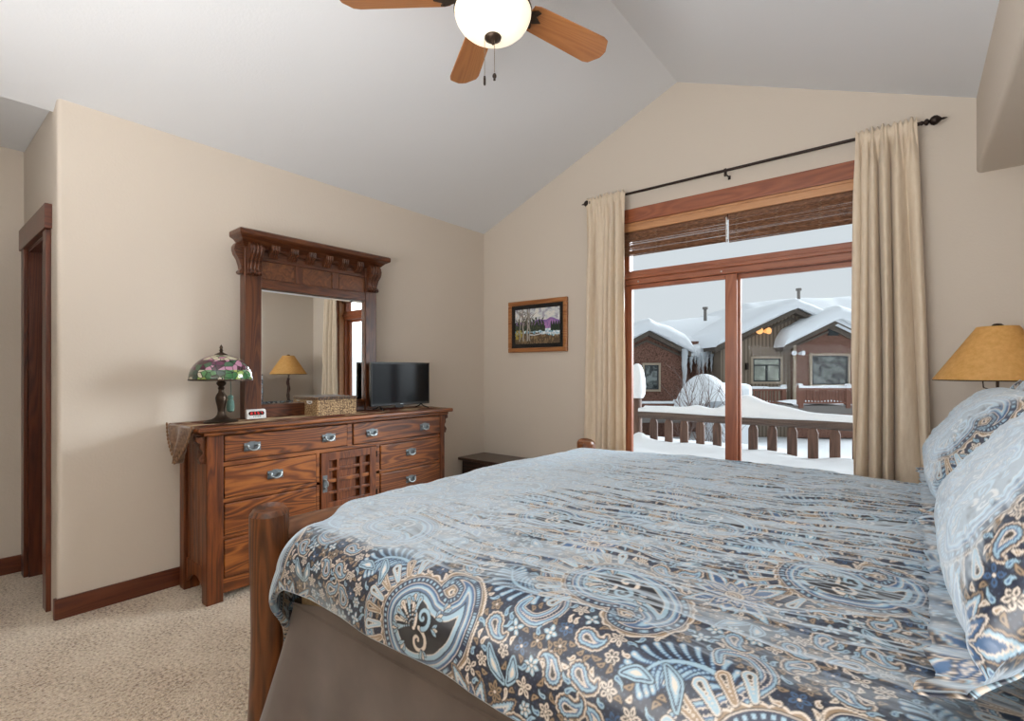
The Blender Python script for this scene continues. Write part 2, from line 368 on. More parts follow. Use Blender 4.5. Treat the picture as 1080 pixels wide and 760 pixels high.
def curtain(xt0, xt1, xb0, xb1, nf, seed, label, amp=.034):
    R, Cn = 130, 260; V = np.zeros((R, Cn, 3)); u = np.linspace(0, 1, Cn)
    zt = rz+.035
    for i in range(R):
        q = i/(R-1); z = zt-(zt-.012)*q
        x0 = xt0+(xb0-xt0)*q; x1 = xt1+(xb1-xt1)*min(1, q*1.15)
        uu = u+.045*np.sin(2*PI*(u*1.1+seed))+.020*np.sin(2*PI*(u*2.3+seed*2+q*.5))
        ph = 2*PI*nf*uu+1.5*fbm(u*2.2+seed*7, np.full(Cn, q*1.1), 3)*2*(.3+q)
        a = amp*(.55+.75*min(1, q*3))*(1+.55*np.sin(u*8+seed*5+q*1.2))
        near = abs(z-rz) < .012
        hi = (1-sstep(0, .14, q))
        y = ry-.012+a*np.sin(ph)*(1-.45*hi)+.008*hi*np.sin(2*PI*nf*2.3*u+seed)+.010*fbm(u*8, np.full(Cn, q*14+seed*9), 4)*min(1, q*4)
        pinch = math.exp(-((z-rz+.012)/.018)**2)
        y = ry+(y-ry)*(1-.35*pinch)
        if abs(z-rz) < .03: y = np.minimum(y, ry-.0125)
        x = x0+(x1-x0)*u+.010*np.cos(ph)*(1-hi)
        V[i, :, 0] = x; V[i, :, 1] = np.minimum(y, -.028); V[i, :, 2] = z+(.010*np.sin(2*PI*nf*2*u+1)*math.exp(-q*60))
    o = npmesh('curtain', V.reshape(-1, 3), gridfaces(R, Cn), M_silk)
    md = o.modifiers.new('thick', 'SOLIDIFY'); md.thickness = .0015
    return tag(o, label, 'curtain', 'silk curtains beside the patio door')
curtain(1.268, 1.630, 1.225, 1.645, 5.5, .3, 'narrow beige silk curtain left of the patio door, nearest the painting', .026)
curtain(3.160, 3.452, 3.135, 3.545, 5.5, .77, 'wide beige silk curtain right of the patio door, beside the bedside lamp', .04)

# ------------------------------------------------------------------ painting
px0, px1, pz0, pz1 = .345, 1.022, 1.457, 1.948
pa = thing('painting', ((px0+px1)/2, -.01, (pz0+pz1)/2), 'framed landscape painting of bare trees and a blue lake on the beige wall', 'painting')
M_pf = wood('picture_frame_wood', (.20, .065, .015, 1), (.34, .13, .035, 1), (.45, .2, .07, 1), 'x', .3)
fr = MB(); fwid = .042
for (a, b_, c_, d_) in ((px0, px1, pz1-fwid, pz1), (px0, px1, pz0, pz0+fwid), (px0, px0+fwid, pz0+fwid, pz1-fwid), (px1-fwid, px1, pz0+fwid, pz1-fwid)): fr.box(a, b_, -.034, -.004, c_, d_)
fr.build('frame', M_pf, pa, bevel=.006)
ml = MB(); a, b_, c_, d_ = px0+fwid, px1-fwid, pz0+fwid, pz1-fwid; mw = .038
for (q0, q1, q2, q3) in ((a, b_, d_-mw, d_), (a, b_, c_, c_+mw), (a, a+mw, c_+mw, d_-mw), (b_-mw, b_, c_+mw, d_-mw)): ml.box(q0, q1, -.024, -.006, q2, q3)
ml.build('liner', M_black, pa)
# painted canvas: colours are brushed per vertex
cx0, cx1, cz0, cz1 = a+mw, b_-mw, c_+mw, d_-mw; R, Cn = 220, 300
U, W_ = np.meshgrid(np.linspace(0, 1, Cn), np.linspace(0, 1, R)); nz = fbm(U*14, W_*14, 4); nf = fbm(U*50, W_*18, 3)
colr = np.zeros((R, Cn, 3)); colr[:] = (.62, .66, .68)
def lay(mask, c, k=1.0):
    for q in range(3): colr[..., q] = np.where(mask, colr[..., q]*(1-k)+c[q]*k, colr[..., q])
lay(nz > .1, (.78, .78, .74)); lay(nz < -.22, (.40, .40, .48))
mt = .62+.10*np.exp(-((U-.82)/.10)**2)+.06*np.exp(-((U-.55)/.12)**2)+.03*nz
lay((W_ < mt) & (W_ > .38), (.28, .16, .42)); lay((W_ < mt-.06) & (W_ > .38) & (nf > .05), (.45, .22, .5))
lay(W_ < .42, (.50, .68, .78)); lay((W_ < .42) & (nf > .15), (.85, .9, .92)); lay((W_ < .36) & (nf < -.2), (.10, .28, .38))
tl_ = .50+.25*np.abs(np.sin(U*42+3*nz))*(U < .66)+.12*np.abs(np.sin(U*60))*(U > .78)
lay((W_ < tl_) & (W_ > .36+.05*nz) & ((U < .68) | (U > .80)), (.02, .035, .022)); lay((W_ < tl_-.05) & (W_ > .38) & (nf > .18) & (U < .66), (.07, .09, .04))
lay((W_ < .26+.08*nz+.06*np.sin(U*5)), (.10, .065, .035)); lay((W_ < .24+.05*nz) & (nf > .1), (.26, .18, .09)); lay((np.abs(W_-.27-.02*np.sin(U*11)) < .018) & (nz > -.1) & (U > .3), (.60, .64, .68)); lay((U < .18) & (W_ < .40) & (W_ > .14) & (nf > -.1), (.38, .30, .05))
for (tx, lean, wd) in ((.10, .01, .012), (.19, -.02, .018), (.27, .03, .022), (.33, .0, .012)):
    cxp = tx+lean*W_+.008*np.sin(W_*20+tx*40); lay((np.abs(U-cxp) < wd*(1.15-.5*W_)) & (W_ > .08), (.42, .40, .36)); lay((np.abs(U-cxp+wd*.6) < wd*.35) & (W_ > .08), (.13, .11, .09))
for k in range(34):
    bx_, bz_ = random.choice((.10, .19, .27, .33)), random.uniform(.5, .9); an = random.uniform(.3, 1.3)*random.choice((-1, 1)); L = random.uniform(.08, .25)
    dx, dz = math.sin(an), abs(math.cos(an)); t = np.clip((U-bx_)*dx+(W_-bz_)*dz, 0, L); dd = np.hypot(U-bx_-t*dx, W_-bz_-t*dz); lay(dd < .005, (.16, .13, .11))
m = NT('oil_paint'); at = m.add('VertexColor', layer_name='print'); m.set(Base_Color=at.outputs[0], Roughness=.45); m.bump(m.noise(m.coords(), 160, 3), .4, .002); M_paint = m.m
Vc = np.stack([cx0+(cx1-cx0)*U, np.full_like(U, -.018), cz0+(cz1-cz0)*W_], -1)-np.array(pa.location)
npmesh('canvas', Vc.reshape(-1, 3), gridfaces(R, Cn), M_paint, colr.reshape(-1, 3), parent=pa)

# ------------------------------------------------------------------ corner chest
ch = thing('corner_chest', (.30, -.25, 0), 'low dark wooden chest in the corner beneath the painting', 'chest')
MB().box(.02, .62, -.40, -.02, .425, .452).build('lid', M_dark, ch, bevel=.006)
MB().box(.05, .60, -.37, -.03, .05, .425).build('body', M_dark, ch, bevel=.004)
for x in (.06, .55):
    for y in (-.36, -.07): MB().box(x, x+.04, y, y+.04, 0, .05).build('foot', M_dark, ch, bevel=.003)

# ------------------------------------------------------------------ dresser
FX = .45; YL, YR = -2.745, -.98
dr = thing('dresser', (.25, -1.86, 0), 'wide mission style oak dresser with pewter bail handles against the left wall', 'dresser')
bd = MB(); bd.box(.07, FX-.03, YL+.03, YR-.03, .10, .945); bd.build('body', M_oakz, dr)
for x0 in (.045, FX-.07):
    for (y0, y1) in ((YL, YL+.086), (YR-.052, YR)):
        MB().box(x0, x0+.07, y0, y1, 0, .94).build('corner_post', M_oakz, dr, bevel=.005)
for (y0, y1) in ((YL+.012, YL+.03), (YR-.03, YR-.012)):
    s = MB(); s.box(.115, FX-.07, y0, y1, .86, .93); 
    pts = [(.115, .0+.05), (.115, .19), (FX-.07, .19), (FX-.07, .05)]+[(FX-.07-(FX-.185)*t, .05+.07*math.sin(PI*t)) for t in np.linspace(.1, .9, 8)]
    s.prism(pts, y0, y1, 'y')
    for k in range(3): xx = .115+k*(FX-.185)/3; s.box(xx+.002, xx+(FX-.185)/3-.002, y0+.006, y1, .19, .86)
    s.build('side_panel', M_oakz, dr, bevel=.002)
fr = MB(); x0, x1 = FX-.035, FX-.006
for (z0, z1) in ((.922, .945), (.748, .772), (.543, .567), (.343, .362)): fr.box(x0, x1, YL+.086, YR-.052, z0, z1)
fr.box(x0, x1+.002, YL+.086, YR-.052, .045, .125)
fr.box(x0, x1, -1.88, -1.84, .772, .922); fr.box(x0, x1, -2.105, -2.078, .125, .748); fr.box(x0, x1, -1.647, -1.615, .125, .748)
fr.build('face_frame', M_oak, dr, bevel=.002)
def pull(parent, y, z, vert=False):
    p = MB(); w2, h2 = (.047, .024) if not vert else (.016, .055)
    p.box(FX+.002, FX+.005, y-w2, y+w2, z-h2, z+h2)
    if not vert:
        p.prism([(y-w2*.6, z+h2), (y-w2*.25, z+h2+.006), (y+w2*.25, z+h2+.006), (y+w2*.6, z+h2)], FX+.002, FX+.005, 'x')
        for s in (-1, 1): p.lathe([(0, .004), (.007, .004), (.005, .012), (.008, .02), (0, .024)], (FX, y+s*.030, z+.006), 12, 'x')
        p.tube([(FX+.018+.006*math.sin(t), y-.032*math.cos(t), z+.006-.024*math.sin(t)) for t in np.linspace(0, PI, 13)], [.0030+.0028*math.sin(t) for t in np.linspace(0, PI, 13)], 8)
    else:
        for s in (-1, 1): p.lathe([(0, .004), (.008, .004), (.006, .014), (0, .018)], (FX, y, z+s*.028), 12, 'x')
        p.tube([(FX+.016+.008*math.sin(t), y+.010*math.sin(t), z+.020*math.cos(t)) for t in np.linspace(0, PI, 11)], .0042, 8)
    h = p.build('handle', M_pewter, parent, smooth=True); h.data.materials.append(M_plate)
    for k in range(6 if vert else 14): h.data.polygons[k].material_index = 1
    return h
def drawer(y0, y1, z0, z1, hs):
    d = MB(); d.box(FX-.03, FX+.002, y0+.004, y1-.004, z0+.004, z1-.004); o = d.build('drawer', M_oak, dr, bevel=.005)
    for hy, hz in hs: pull(o, hy, hz)
drawer(-2.659, -1.88, .772, .922, [(-2.506, .843), (-2.021, .843)])
drawer(-1.84, -1.032, .772, .922, [(-1.687, .843), (-1.199, .843)])
for (z0, z1) in ((.567, .748), (.362, .543), (.125, .343)): drawer(-2.659, -2.105, z0, z1, [(-2.373, (z0+z1)/2+.004)])
for (z0, z1) in ((.567, .748), (.362, .543), (.125, .343)): drawer(-1.615, -1.032, z0, z1, [(-1.335, (z0+z1)/2+.006)])
drawer(-2.078, -1.647, .125, .343, [(-1.86, .235)])
dd = MB(); y0, y1, z0, z1 = -2.074, -1.651, .366, .744; st = .052
dd.box(FX-.03, FX+.003, y0, y0+st, z0, z1); dd.box(FX-.03, FX+.003, y1-st, y1, z0, z1); dd.box(FX-.03, FX+.003, y0+st, y1-st, z1-st, z1); dd.box(FX-.03, FX+.003, y0+st, y1-st, z0, z0+st)
for yy in (y0+st+.062, y1-st-.062-.018): dd.box(FX-.016, FX-.001, yy, yy+.018, z0+st, z1-st)
for zz in (z0+st+.052, z1-st-.052-.018): dd.box(FX-.016, FX-.002, y0+st, y1-st, zz, zz+.018)
dd.box(FX-.032, FX-.022, y0+st, y1-st, z0+st, z1-st)
door = dd.build('cabinet_door', M_oakz, dr, bevel=.002); pull(door, y0+.026, .545, True)
for zz in (.42, .69): MB().tube([(FX+.003, y1+.004, zz-.02), (FX+.003, y1+.004, zz+.02)], .005, 8).build('hinge', M_iron, door)
MB().box(.03, .498, -2.80, -.928, .948, .975).build('top', M_oak, dr, bevel=.008, segs=3)
MB().box(.04, .474, -2.768, -.958, .925, .948).build('top_molding', M_oak, dr, bevel=.008, segs=3)
def scroll(ctr, h, dep, wid, axis_dir, n=14):
    # S-scroll corbel profile, list of (out, up)
    a = []
    for t in np.linspace(0, 1, n): a.append((dep*(.35+.65*abs(math.cos(t*PI*.95))**1.2*(1-.45*t))+.006*math.sin(t*18), h*(1-t)))
    return a
for (ys, sg) in ((YL, -1), (YR, 1)):
    for xc in (FX-.035,):
        pr = scroll(0, .15, .045, 0, 0)
        poly = [(ys, .775)]+[(ys+sg*o_, .775+u_) for o_, u_ in pr[::-1]]+[(ys, .925)]
        c = MB().prism(poly, xc-.022, xc+.022, 'x'); c.tube([(xc-.026, ys+sg*.030, .905), (xc+.026, ys+sg*.030, .905)], .016, 12); c.tube([(xc-.024, ys+sg*.014, .79), (xc+.024, ys+sg*.014, .79)], .011, 12)
        c.build('corbel', M_mirz, dr, bevel=.003)

# runner on the dresser, ends hang over the side
m = NT('runner_tapestry'); v = m.coords((1, 1, 1)); vo = m.add('TexVoronoi', {'Vector': m.coords((1, .42, 1)), 'Scale': 20, 'Randomness': .9})
fl = m.ramp(vo.outputs['Color'], [(.30, (.10, .030, .022, 1)), (.42, (.40, .27, .16, 1)), (.55, (.16, .045, .030, 1)), (.72, (.44, .32, .20, 1))])
m.set(Base_Color=fl, Roughness=.95); m.b.inputs['Specular IOR Level'].default_value = .1; m.bump(m.noise(v, 300, 2), .5, .002); M_run = m.m
m = NT('runner_border'); v = m.coords(); m.set(Base_Color=m.ramp(m.noise(v, 55, 3), [(.35, (.13, .065, .035, 1)), (.6, (.24, .14, .08, 1))]), Roughness=.95, Sheen_Weight=.4); m.bump(m.noise(v, 350, 2), .5, .002); M_runb = m.m
run = thing('table_runner', (.25, -1.86, .975), 'brown tapestry table runner along the dresser top with a scalloped hanging end', 'table runner')
rows = []
for y in np.linspace(-2.80, -.94, 60):
    rows.append([(x, y, .9778+.0008*math.sin(y*40+x*30)) for x in np.linspace(.11, .43, 14)])
MB().quadgrid(rows).build('cloth', M_run, run, smooth=True)
# hanging point with loose folds
rows = []
for i in range(26):
    q = i/25; z = .977-.205*q; rowp = []
    wdt = .165*(1-q)**.85+.006
    for j in range(23):
        u = -1+2*j/22; x = .27+u*wdt*(1+.06*math.sin(q*22))
        y = -2.803-.012-.020*math.sin(u*5+q*2)*(.3+q)-.012*q
        if i == 0: y = -2.801
        zz = z-.05*(1-abs(u))*q*0
        rowp.append((x, y, zz))
    rows.append(rowp)
hg = MB().quadgrid(rows)
hgo = hg.build('hanging_end', M_runb, run, smooth=True); md = hgo.modifiers.new('t', 'SOLIDIFY'); md.thickness = .004
fg = MB()
for sg in (-1, 1):
    for i in range(11):
        q = i/10.5; wdt = .165*(1-q)**.85+.004; x = .27+sg*wdt; y = -2.82-.020*math.sin(sg*5+q*2)*(.3+q)-.012*q
        fg.lathe([(0, -.004), (.009, -.003), (.012, 0), (.009, .003), (0, .004)], (x, y, .975-.205*q), 10, 'y')
fg.build('scalloped_edging', plain('gold_braid', (.30, .17, .09, 1), .8), run, smooth=True)

# ------------------------------------------------------------------ dresser mirror
MX = .20; mr = thing('dresser_mirror', (.15, -1.95, .978), 'tall oak framed mirror with carved cornice standing on the dresser', 'mirror')
MYL, MYR = -2.437, -1.470; ZT = 2.06
for (y0, y1) in ((MYL, MYL+.105), (MYR-.098, MYR)): MB().box(MX-.07, MX, y0, y1, .979, ZT).build('post', M_mirz, mr, bevel=.005)
MB().box(MX-.055, MX-.01, MYL+.105, MYR-.098, .979, 1.064).build('bottom_rail', M_mir, mr, bevel=.005)
MB().box(MX-.055, MX-.012, MYL+.105, MYR-.098, 1.81, ZT).build('header', M_mir, mr)
MB().box(MX-.02, MX-.004, MYL+.105, MYR-.098, 1.81, 1.868).build('header_rail', M_mir, mr, bevel=.003)
MB().box(MX-.02, MX-.004, MYL+.105, MYR-.098, 1.985, 2.035).build('header_rail', M_mir, mr, bevel=.003)
gy0, gy1 = MYL+.105, MYR-.098; W3 = gy1-gy0
M_burl = NT('burl_veneer'); v = M_burl.coords(); bn_ = M_burl.noise(v, 14, 6, .65, 2.5)
M_burl.set(Base_Color=M_burl.ramp(bn_, [(.3, (.035, .011, .005, 1)), (.5, (.12, .04, .014, 1)), (.7, (.21, .078, .026, 1))]), Roughness=.3, Coat_Weight=.3); M_burl = M_burl.m
pn = [(gy0+.004, gy0+.245), (gy0+.300, gy0+.300+.245), (gy1-.225, gy1-.004)]
pw = (W3-2*.05)/3
for i in range(3):
    a = gy0+i*(pw+.05); MB().box(MX-.013, MX-.009, a+.004, a+pw-.004, 1.872, 1.981).build('header_panel', M_burl, mr, bevel=.002)
    if i < 2: MB().box(MX-.02, MX-.004, a+pw, a+pw+.05, 1.868, 1.985).build('header_stile', M_mirz, mr, bevel=.002)
# cornice
Y0, Y1 = MYL-.055, MYR+.055
cn = MB()
sec = [(0, 2.055), (.008, 2.055), (.012, 2.065), (.050, 2.100), (.078, 2.112), (.083, 2.120), (.083, 2.142), (.074, 2.150), (0, 2.150)]
rows = []
for (yy, sgn) in ((MYL, -1), (MYR, 1)):
    rows.append([(MX+o_*1.15, yy+sgn*o_*.75, z_) for o_, z_ in sec])
loopA = [[(MX-.07, MYL-o_*.75, z_) for o_, z_ in sec], rows[0], rows[1], [(MX-.07, MYR+o_*.75, z_) for o_, z_ in sec]]
cn.quadgrid(loopA)
cn.f.append(tuple([0+i for i in range(9)])); cn.f.append(tuple([27+i for i in range(9)][::-1]))
cn.box(MX-.07, MX+.002, MYL, MYR, 2.05, 2.149)
cn.build('cornice', M_mir, mr)
# dentil scrolls and corner corbels
for i in range(6):
    yy = gy0+.07+i*(W3-.14)/5-.0
    p = MB().prism([(MX-.005, 2.010), (MX+.010, 2.007), (MX+.022, 2.018), (MX+.030, 2.036), (MX+.046, 2.050), (MX+.050, 2.085), (MX-.005, 2.085)], yy-.027, yy+.027, 'y')
    for k in (-.015, 0, .015): p.tube([(MX+.012, yy+k, 2.010), (MX+.030, yy+k, 2.030), (MX+.050, yy+k, 2.055), (MX+.052, yy+k, 2.08)], .0055, 8)
    p.build('dentil', M_mir, mr, bevel=.002)
def corbel(y, side):
    sec = [(0, 1.888), (.012, 1.882), (.026, 1.886), (.032, 1.897), (.027, 1.908), (.016, 1.914), (.020, 1.935), (.036, 1.975), (.060, 2.005), (.070, 2.03), (.066, 2.055), (.050, 2.075), (0, 2.085)]
    p = MB()
    if side == 0:
        p.prism([(MX+a_, b__) for a_, b__ in sec], y-.040, y+.040, 'y')
        for k in (-.022, 0, .022): p.tube([(MX+a_+.002, y+k, b__) for a_, b__ in sec[1:-1]], .0065, 8)
        p.tube([(MX+.018, y-.045, 1.897), (MX+.018, y+.045, 1.897)], .013, 12); p.tube([(MX+.048, y-.045, 2.045), (MX+.048, y+.045, 2.045)], .02, 12)
    else:
        p.prism([(y+side*a_*.8, b__) for a_, b__ in sec], MX-.060, MX-.012, 'x')
        p.tube([(MX-.062, y+side*.014, 1.897), (MX-.008, y+side*.014, 1.897)], .013, 12); p.tube([(MX-.062, y+side*.036, 2.045), (MX-.008, y+side*.036, 2.045)], .019, 12)
    p.build('corbel', M_mir, mr, smooth=True, bevel=.002)
corbel(MYL+.0525, 0); corbel(MYR-.049, 0); corbel(MYL, -1); corbel(MYR, 1)
gl = MB(); g0, g1, h0, h1 = gy0-.004, gy1+.004, 1.060, 1.814; bv = .022; gx = MX-.028
gl.v += [(gx, g0, h0), (gx, g1, h0), (gx, g1, h1), (gx, g0, h1), (gx+.0022, g0+bv, h0+bv), (gx+.0022, g1-bv, h0+bv), (gx+.0022, g1-bv, h1-bv), (gx+.0022, g0+bv, h1-bv), (gx-.004, g0, h0), (gx-.004, g1, h0), (gx-.004, g1, h1), (gx-.004, g0, h1)]
gl.f += [(4, 5, 6, 7), (0, 1, 5, 4), (1, 2, 6, 5), (2, 3, 7, 6), (3, 0, 4, 7), (8, 11, 10, 9), (0, 8, 9, 1), (1, 9, 10, 2), (2, 10, 11, 3), (3, 11, 8, 0)]
MB_ = gl.build('mirror_glass', M_mirror, mr)
# the mirror stands very slightly turned on the dresser
mr.rotation_euler = (0, 0, math.radians(-1.2))

# ------------------------------------------------------------------ stained glass lamp
LY, LX = -2.595, .25
tl_ = thing('stained_glass_lamp', (LX, LY, .979), 'stained glass table lamp with purple tulips and bronze base on the dresser', 'lamp')
MB().lathe([(0, 0), (.088, 0), (.090, .005), (.078, .011), (.052, .017), (.034, .028), (.022, .045), (.018, .065), (.021, .09), (.028, .12), (.031, .142), (.026, .16), (.016, .175), (.014, .19), (.019, .2), (.013, .208), (.024, .222), (.026, .232), (.014, .245), (.008, .255), (.008, .40), (0, .4)], (0, 0, 0), 36).build('base', M_bronze, tl_, smooth=True, local=True)
m = NT('stained_glass'); tc = m.coords(); sp = m.add('SeparateXYZ', {'Vector': tc})
vo = m.add('TexVoronoi', {'Vector': tc, 'Scale': 30, 'Randomness': .8}); ve = m.add('TexVoronoi', {'Vector': tc, 'Scale': 30, 'Randomness': .8}, feature='DISTANCE_TO_EDGE')
rc = m.add('SeparateColor', {'Color': vo.outputs['Color']})
top = m.ramp(rc.outputs[0], [(.0, (.55, .50, .36, 1)), (.35, (.42, .20, .28, 1)), (.62, (.62, .58, .42, 1)), (.85, (.14, .22, .12, 1))])
mid = m.ramp(rc.outputs[1], [(.0, (.07, .018, .035, 1)), (.4, (.12, .03, .07, 1)), (.6, (.45, .22, .32, 1)), (.8, (.05, .11, .06, 1))])
low = m.ramp(rc.outputs[2], [(.0, (.05, .16, .06, 1)), (.3, (.60, .56, .44, 1)), (.5, (.10, .25, .10, 1)), (.7, (.30, .42, .12, 1)), (.85, (.04, .07, .05, 1))])
for r_ in (top, mid, low): r_.node.color_ramp.interpolation = 'CONSTANT'
def step_(val, a, b):
    return m.add('MapRange', {'Value': val, 'From Min': a, 'From Max': b}).outputs[0]
zz = sp.outputs['Z']
mx1 = m.add('MixRGB', {0: step_(zz, .305, .308), 1: low, 2: mid}); mx2 = m.add('MixRGB', {0: step_(zz, .362, .366), 1: mx1.outputs[0], 2: top})
lead = m.add('MapRange', {'Value': ve.outputs['Distance'], 'From Min': .035, 'From Max': .05}).outputs[0]
mx3 = m.add('MixRGB', {0: lead, 1: (.012, .010, .008, 1), 2: mx2.outputs[0]})
m.set(Base_Color=mx3.outputs[0], Roughness=.15, Coat_Weight=.4); m.bump(lead, .4, .002); M_stain = m.m
prf = [(.166*math.sin(t)**.92 if t > 0 else 0, .250+.150*(math.cos(t)-0)*1.0) for t in np.linspace(.20, PI/2, 20)]
prf = [(.165*math.sin(t), .248+.150*math.cos(t)**.9 if math.cos(t) > 0 else .248) for t in np.linspace(.2, PI/2-.001, 20)]
sh = MB().lathe(prf, (0, 0, 0), 60).build('shade', M_stain, tl_, smooth=True, local=True); md = sh.modifiers.new('t', 'SOLIDIFY'); md.thickness = .003
MB().lathe([(.163, .244), (.1675, .246), (.1675, .253), (.163, .254)], (0, 0, 0), 60).build('rim', M_bronze, tl_, smooth=True, local=True)
MB().lathe([(.040, .392), (.030, .401), (.014, .408), (.007, .414), (.011, .422), (.006, .430), (.010, .437), (.007, .446), (0, .458)], (0, 0, 0), 24).build('finial', M_bronze, tl_, smooth=True, local=True)
ts = thing('tassel', (LX+.024, LY+.042, .979+.10), 'green tassel hanging from the stained glass lamp', 'tassel')
M_tas = plain('green_tassel', (.10, .20, .17, 1), .8, 0, .5, 300)
MB().tube([(0, 0, .14), (.003, .002, .08), (0, 0, .05)], .0022, 6).build('cord', M_tas, ts, local=True)
MB().lathe([(0, .06), (.014, .054), (.016, .04), (.011, .032), (.018, .022), (.022, -.012), (.019, -.036), (.006, -.044), (0, -.044)], (0, 0, 0), 14).build('fringe', M_tas, ts, smooth=True, local=True)

# ------------------------------------------------------------------ alarm clock
ck = thing('alarm_clock', (.19, -2.375, .979), 'small white digital alarm clock with red figures in front of the mirror', 'clock', rz=math.radians(-6))
MB().prism([(-.030, 0), (.034, 0), (.026, .052), (.016, .060), (-.018, .060), (-.028, .050)], -.058, .058, 'y').build('case', M_white, ck, bevel=.006, segs=3, local=True)
def tilted(mb):   # front face slopes from x .034 (bottom) to .026 (top)
    mb.v = [(x+.034-.008*(z/.052), y, z) for x, y, z in mb.v]; return mb
pts = [(y_, z_) for y_, z_ in [(-.034+.012*math.cos(t), .036+.012*math.sin(t)) for t in np.linspace(PI/2, 3*PI/2, 9)]+[(.034+.012*math.cos(t), .036+.012*math.sin(t)) for t in np.linspace(-PI/2, PI/2, 9)]]
tilted(MB().prism(pts, .0003, .0022, 'x')).build('display', M_black, ck, local=True)
m = NT('red_led'); m.set(Base_Color=(.5, .01, .01, 1), Emission_Color=(1, .03, .03, 1), Emission_Strength=1.1); M_led = m.m
seg = {'8': 'abcdefg', '3': 'abcdg', '5': 'acdfg', '7': 'abc'}
S = dict(a=(0, 1, 'h'), g=(0, 0, 'h'), d=(0, -1, 'h'), b=(1, .5, 'v'), c=(1, -.5, 'v'), e=(-1, -.5, 'v'), f=(-1, .5, 'v'))
dg = MB()
for i, cch in enumerate('8357'):
    yc = -.028+i*.0185+(.003 if i > 1 else 0)-.001
    for k in seg[cch]:
        a_, b__, o_ = S[k]; yy = yc+a_*.0045; z_ = .036+b__*.0066
        if o_ == 'h': dg.box(.0022, .0028, yy-.0038, yy+.0038, z_-.0008, z_+.0008)
        else: dg.box(.0022, .0028, yy-.0008, yy+.0008, z_-.003, z_+.003)
tilted(dg).build('digits', M_led, ck, local=True)
bt = MB()
for i in range(5): bt.box(.0003, .0014, -.020+i*.0095, -.014+i*.0095, .013, .0175)
tilted(bt).build('buttons', M_black, ck, local=True)

# ------------------------------------------------------------------ wicker basket
m = NT('seagrass_weave'); v = m.coords(); 
w1 = m.add('TexWave', {'Vector': m.coords((1, 1, 1), (0, 0, 0)), 'Scale': 26, 'Distortion': .4}, wave_type='BANDS', bands_direction='Z').outputs['Fac']
ck_ = m.add('TexVoronoi', {'Vector': m.coords((1, .75, 1)), 'Scale': 95, 'Randomness': .35})
m.set(Base_Color=m.ramp(ck_.outputs['Distance'], [(.15, (.58, .42, .23, 1)), (.42, (.38, .24, .11, 1)), (.62, (.08, .04, .018, 1))]), Roughness=.7)
m.bump(ck_.outputs['Distance'], -.9, .004); M_wick = m.m
m2 = NT('dark_weave'); ck2 = m2.add('TexVoronoi', {'Vector': m2.coords((1, .6, 1)), 'Scale': 85, 'Randomness': .4})
m2.set(Base_Color=m2.ramp(ck2.outputs['Distance'], [(.15, (.26, .14, .065, 1)), (.6, (.04, .02, .01, 1))]), Roughness=.7); m2.bump(ck2.outputs['Distance'], -.9, .004); M_wickd = m2.m
bk = thing('wicker_basket', (.225, -1.885, .979), 'woven seagrass basket with a lid on the dresser in front of the mirror', 'basket', rz=math.radians(2))
def rbox(x0, x1, y0, y1, z0, z1, r=.012, n=4):
    pts = []
    for (cx, cy, a0) in ((x1-r, y1-r, 0), (x0+r, y1-r, PI/2), (x0+r, y0+r, PI), (x1-r, y0+r, 3*PI/2)):
        for k in range(n+1): a = a0+PI/2*k/n; pts.append((cx+r*math.cos(a), cy+r*math.sin(a)))
    return MB().prism(pts, z0, z1, 'z')
rbox(-.07, .11, -.155, .155, 0, .112).build('body', M_wick, bk, local=True)
rbox(-.073, .113, -.158, .158, .104, .124).build('lid', M_wickd, bk, local=True, bevel=.004)
MB().tube([(.02+.028*math.cos(t), -.1585, .094-.014*math.sin(t)) for t in np.linspace(0, PI, 9)], .004, 8).tube([(-.008, -.1585, .095), (.048, -.1585, .095)], .004, 8).build('handle', M_white, bk, local=True)

# ------------------------------------------------------------------ television
tv = thing('television', (.28, -1.29, .979), 'small black flat screen television at the right end of the dresser', 'television', rz=math.radians(-1.5))
MB().box(-.016, .008, -.283, .283, .032, .368).build('casing', M_black, tv, bevel=.004, local=True)
MB().box(-.040, -.016, -.20, .20, .06, .27).build('rear_housing', M_black, tv, bevel=.01, local=True)
MB().box(.0075, .0095, -.270, .270, .052, .356).build('screen', M_screen, tv, local=True)
MB().box(.007, .0105, -.283, .283, .364, .3685).build('bezel_edge', M_black, tv, local=True)
MB().box(-.01, .004, -.055, .02, .012, .034).build('sensor', M_black, tv, bevel=.003, local=True)
MB().box(.0096, .0102, -.014, .014, .040, .045).build('badge', M_pewter, tv, local=True)
for s in (-1, 1):
    f = MB(); f.tube([(0, s*.20, .034), (.02, s*.205, .018), (.075, s*.215, .004)], .005, 8); f.tube([(0, s*.20, .034), (-.03, s*.205, .018), (-.085, s*.215, .004)], .005, 8)
    f.build('foot', M_black, tv, smooth=True, local=True)

# ------------------------------------------------------------------ ceiling fan
fan = thing('ceiling_fan', (AX, -2.178, AZ), 'five blade ceiling fan with a glowing glass bowl light hanging from the vault', 'ceiling fan')
fz = 2.90-AZ
MB().lathe([(0, .02), (.07, -.03), (.068, -.06), (.03, -.085), (.013, -.09), (.013, fz+.20), (.03, fz+.19), (.03, fz+.17), (0, fz+.17)], (0, 0, 0), 28).build('downrod', M_bronze, fan, smooth=True, local=True)
MB().lathe([(0, fz+.17), (.06, fz+.165), (.11, fz+.14), (.13, fz+.10), (.13, fz+.04), (.115, fz+.015), (.09, fz+.0), (.09, fz-.03), (.10, fz-.045), (.10, fz-.055), (0, fz-.055)], (0, 0, 0), 40).build('motor_housing', M_bronze, fan, smooth=True, local=True)
M_blade = wood('fan_blade_wood', (.36, .125, .035, 1), (.47, .185, .055, 1), (.58, .25, .08, 1), 'x', .38, .8, .3, .25)
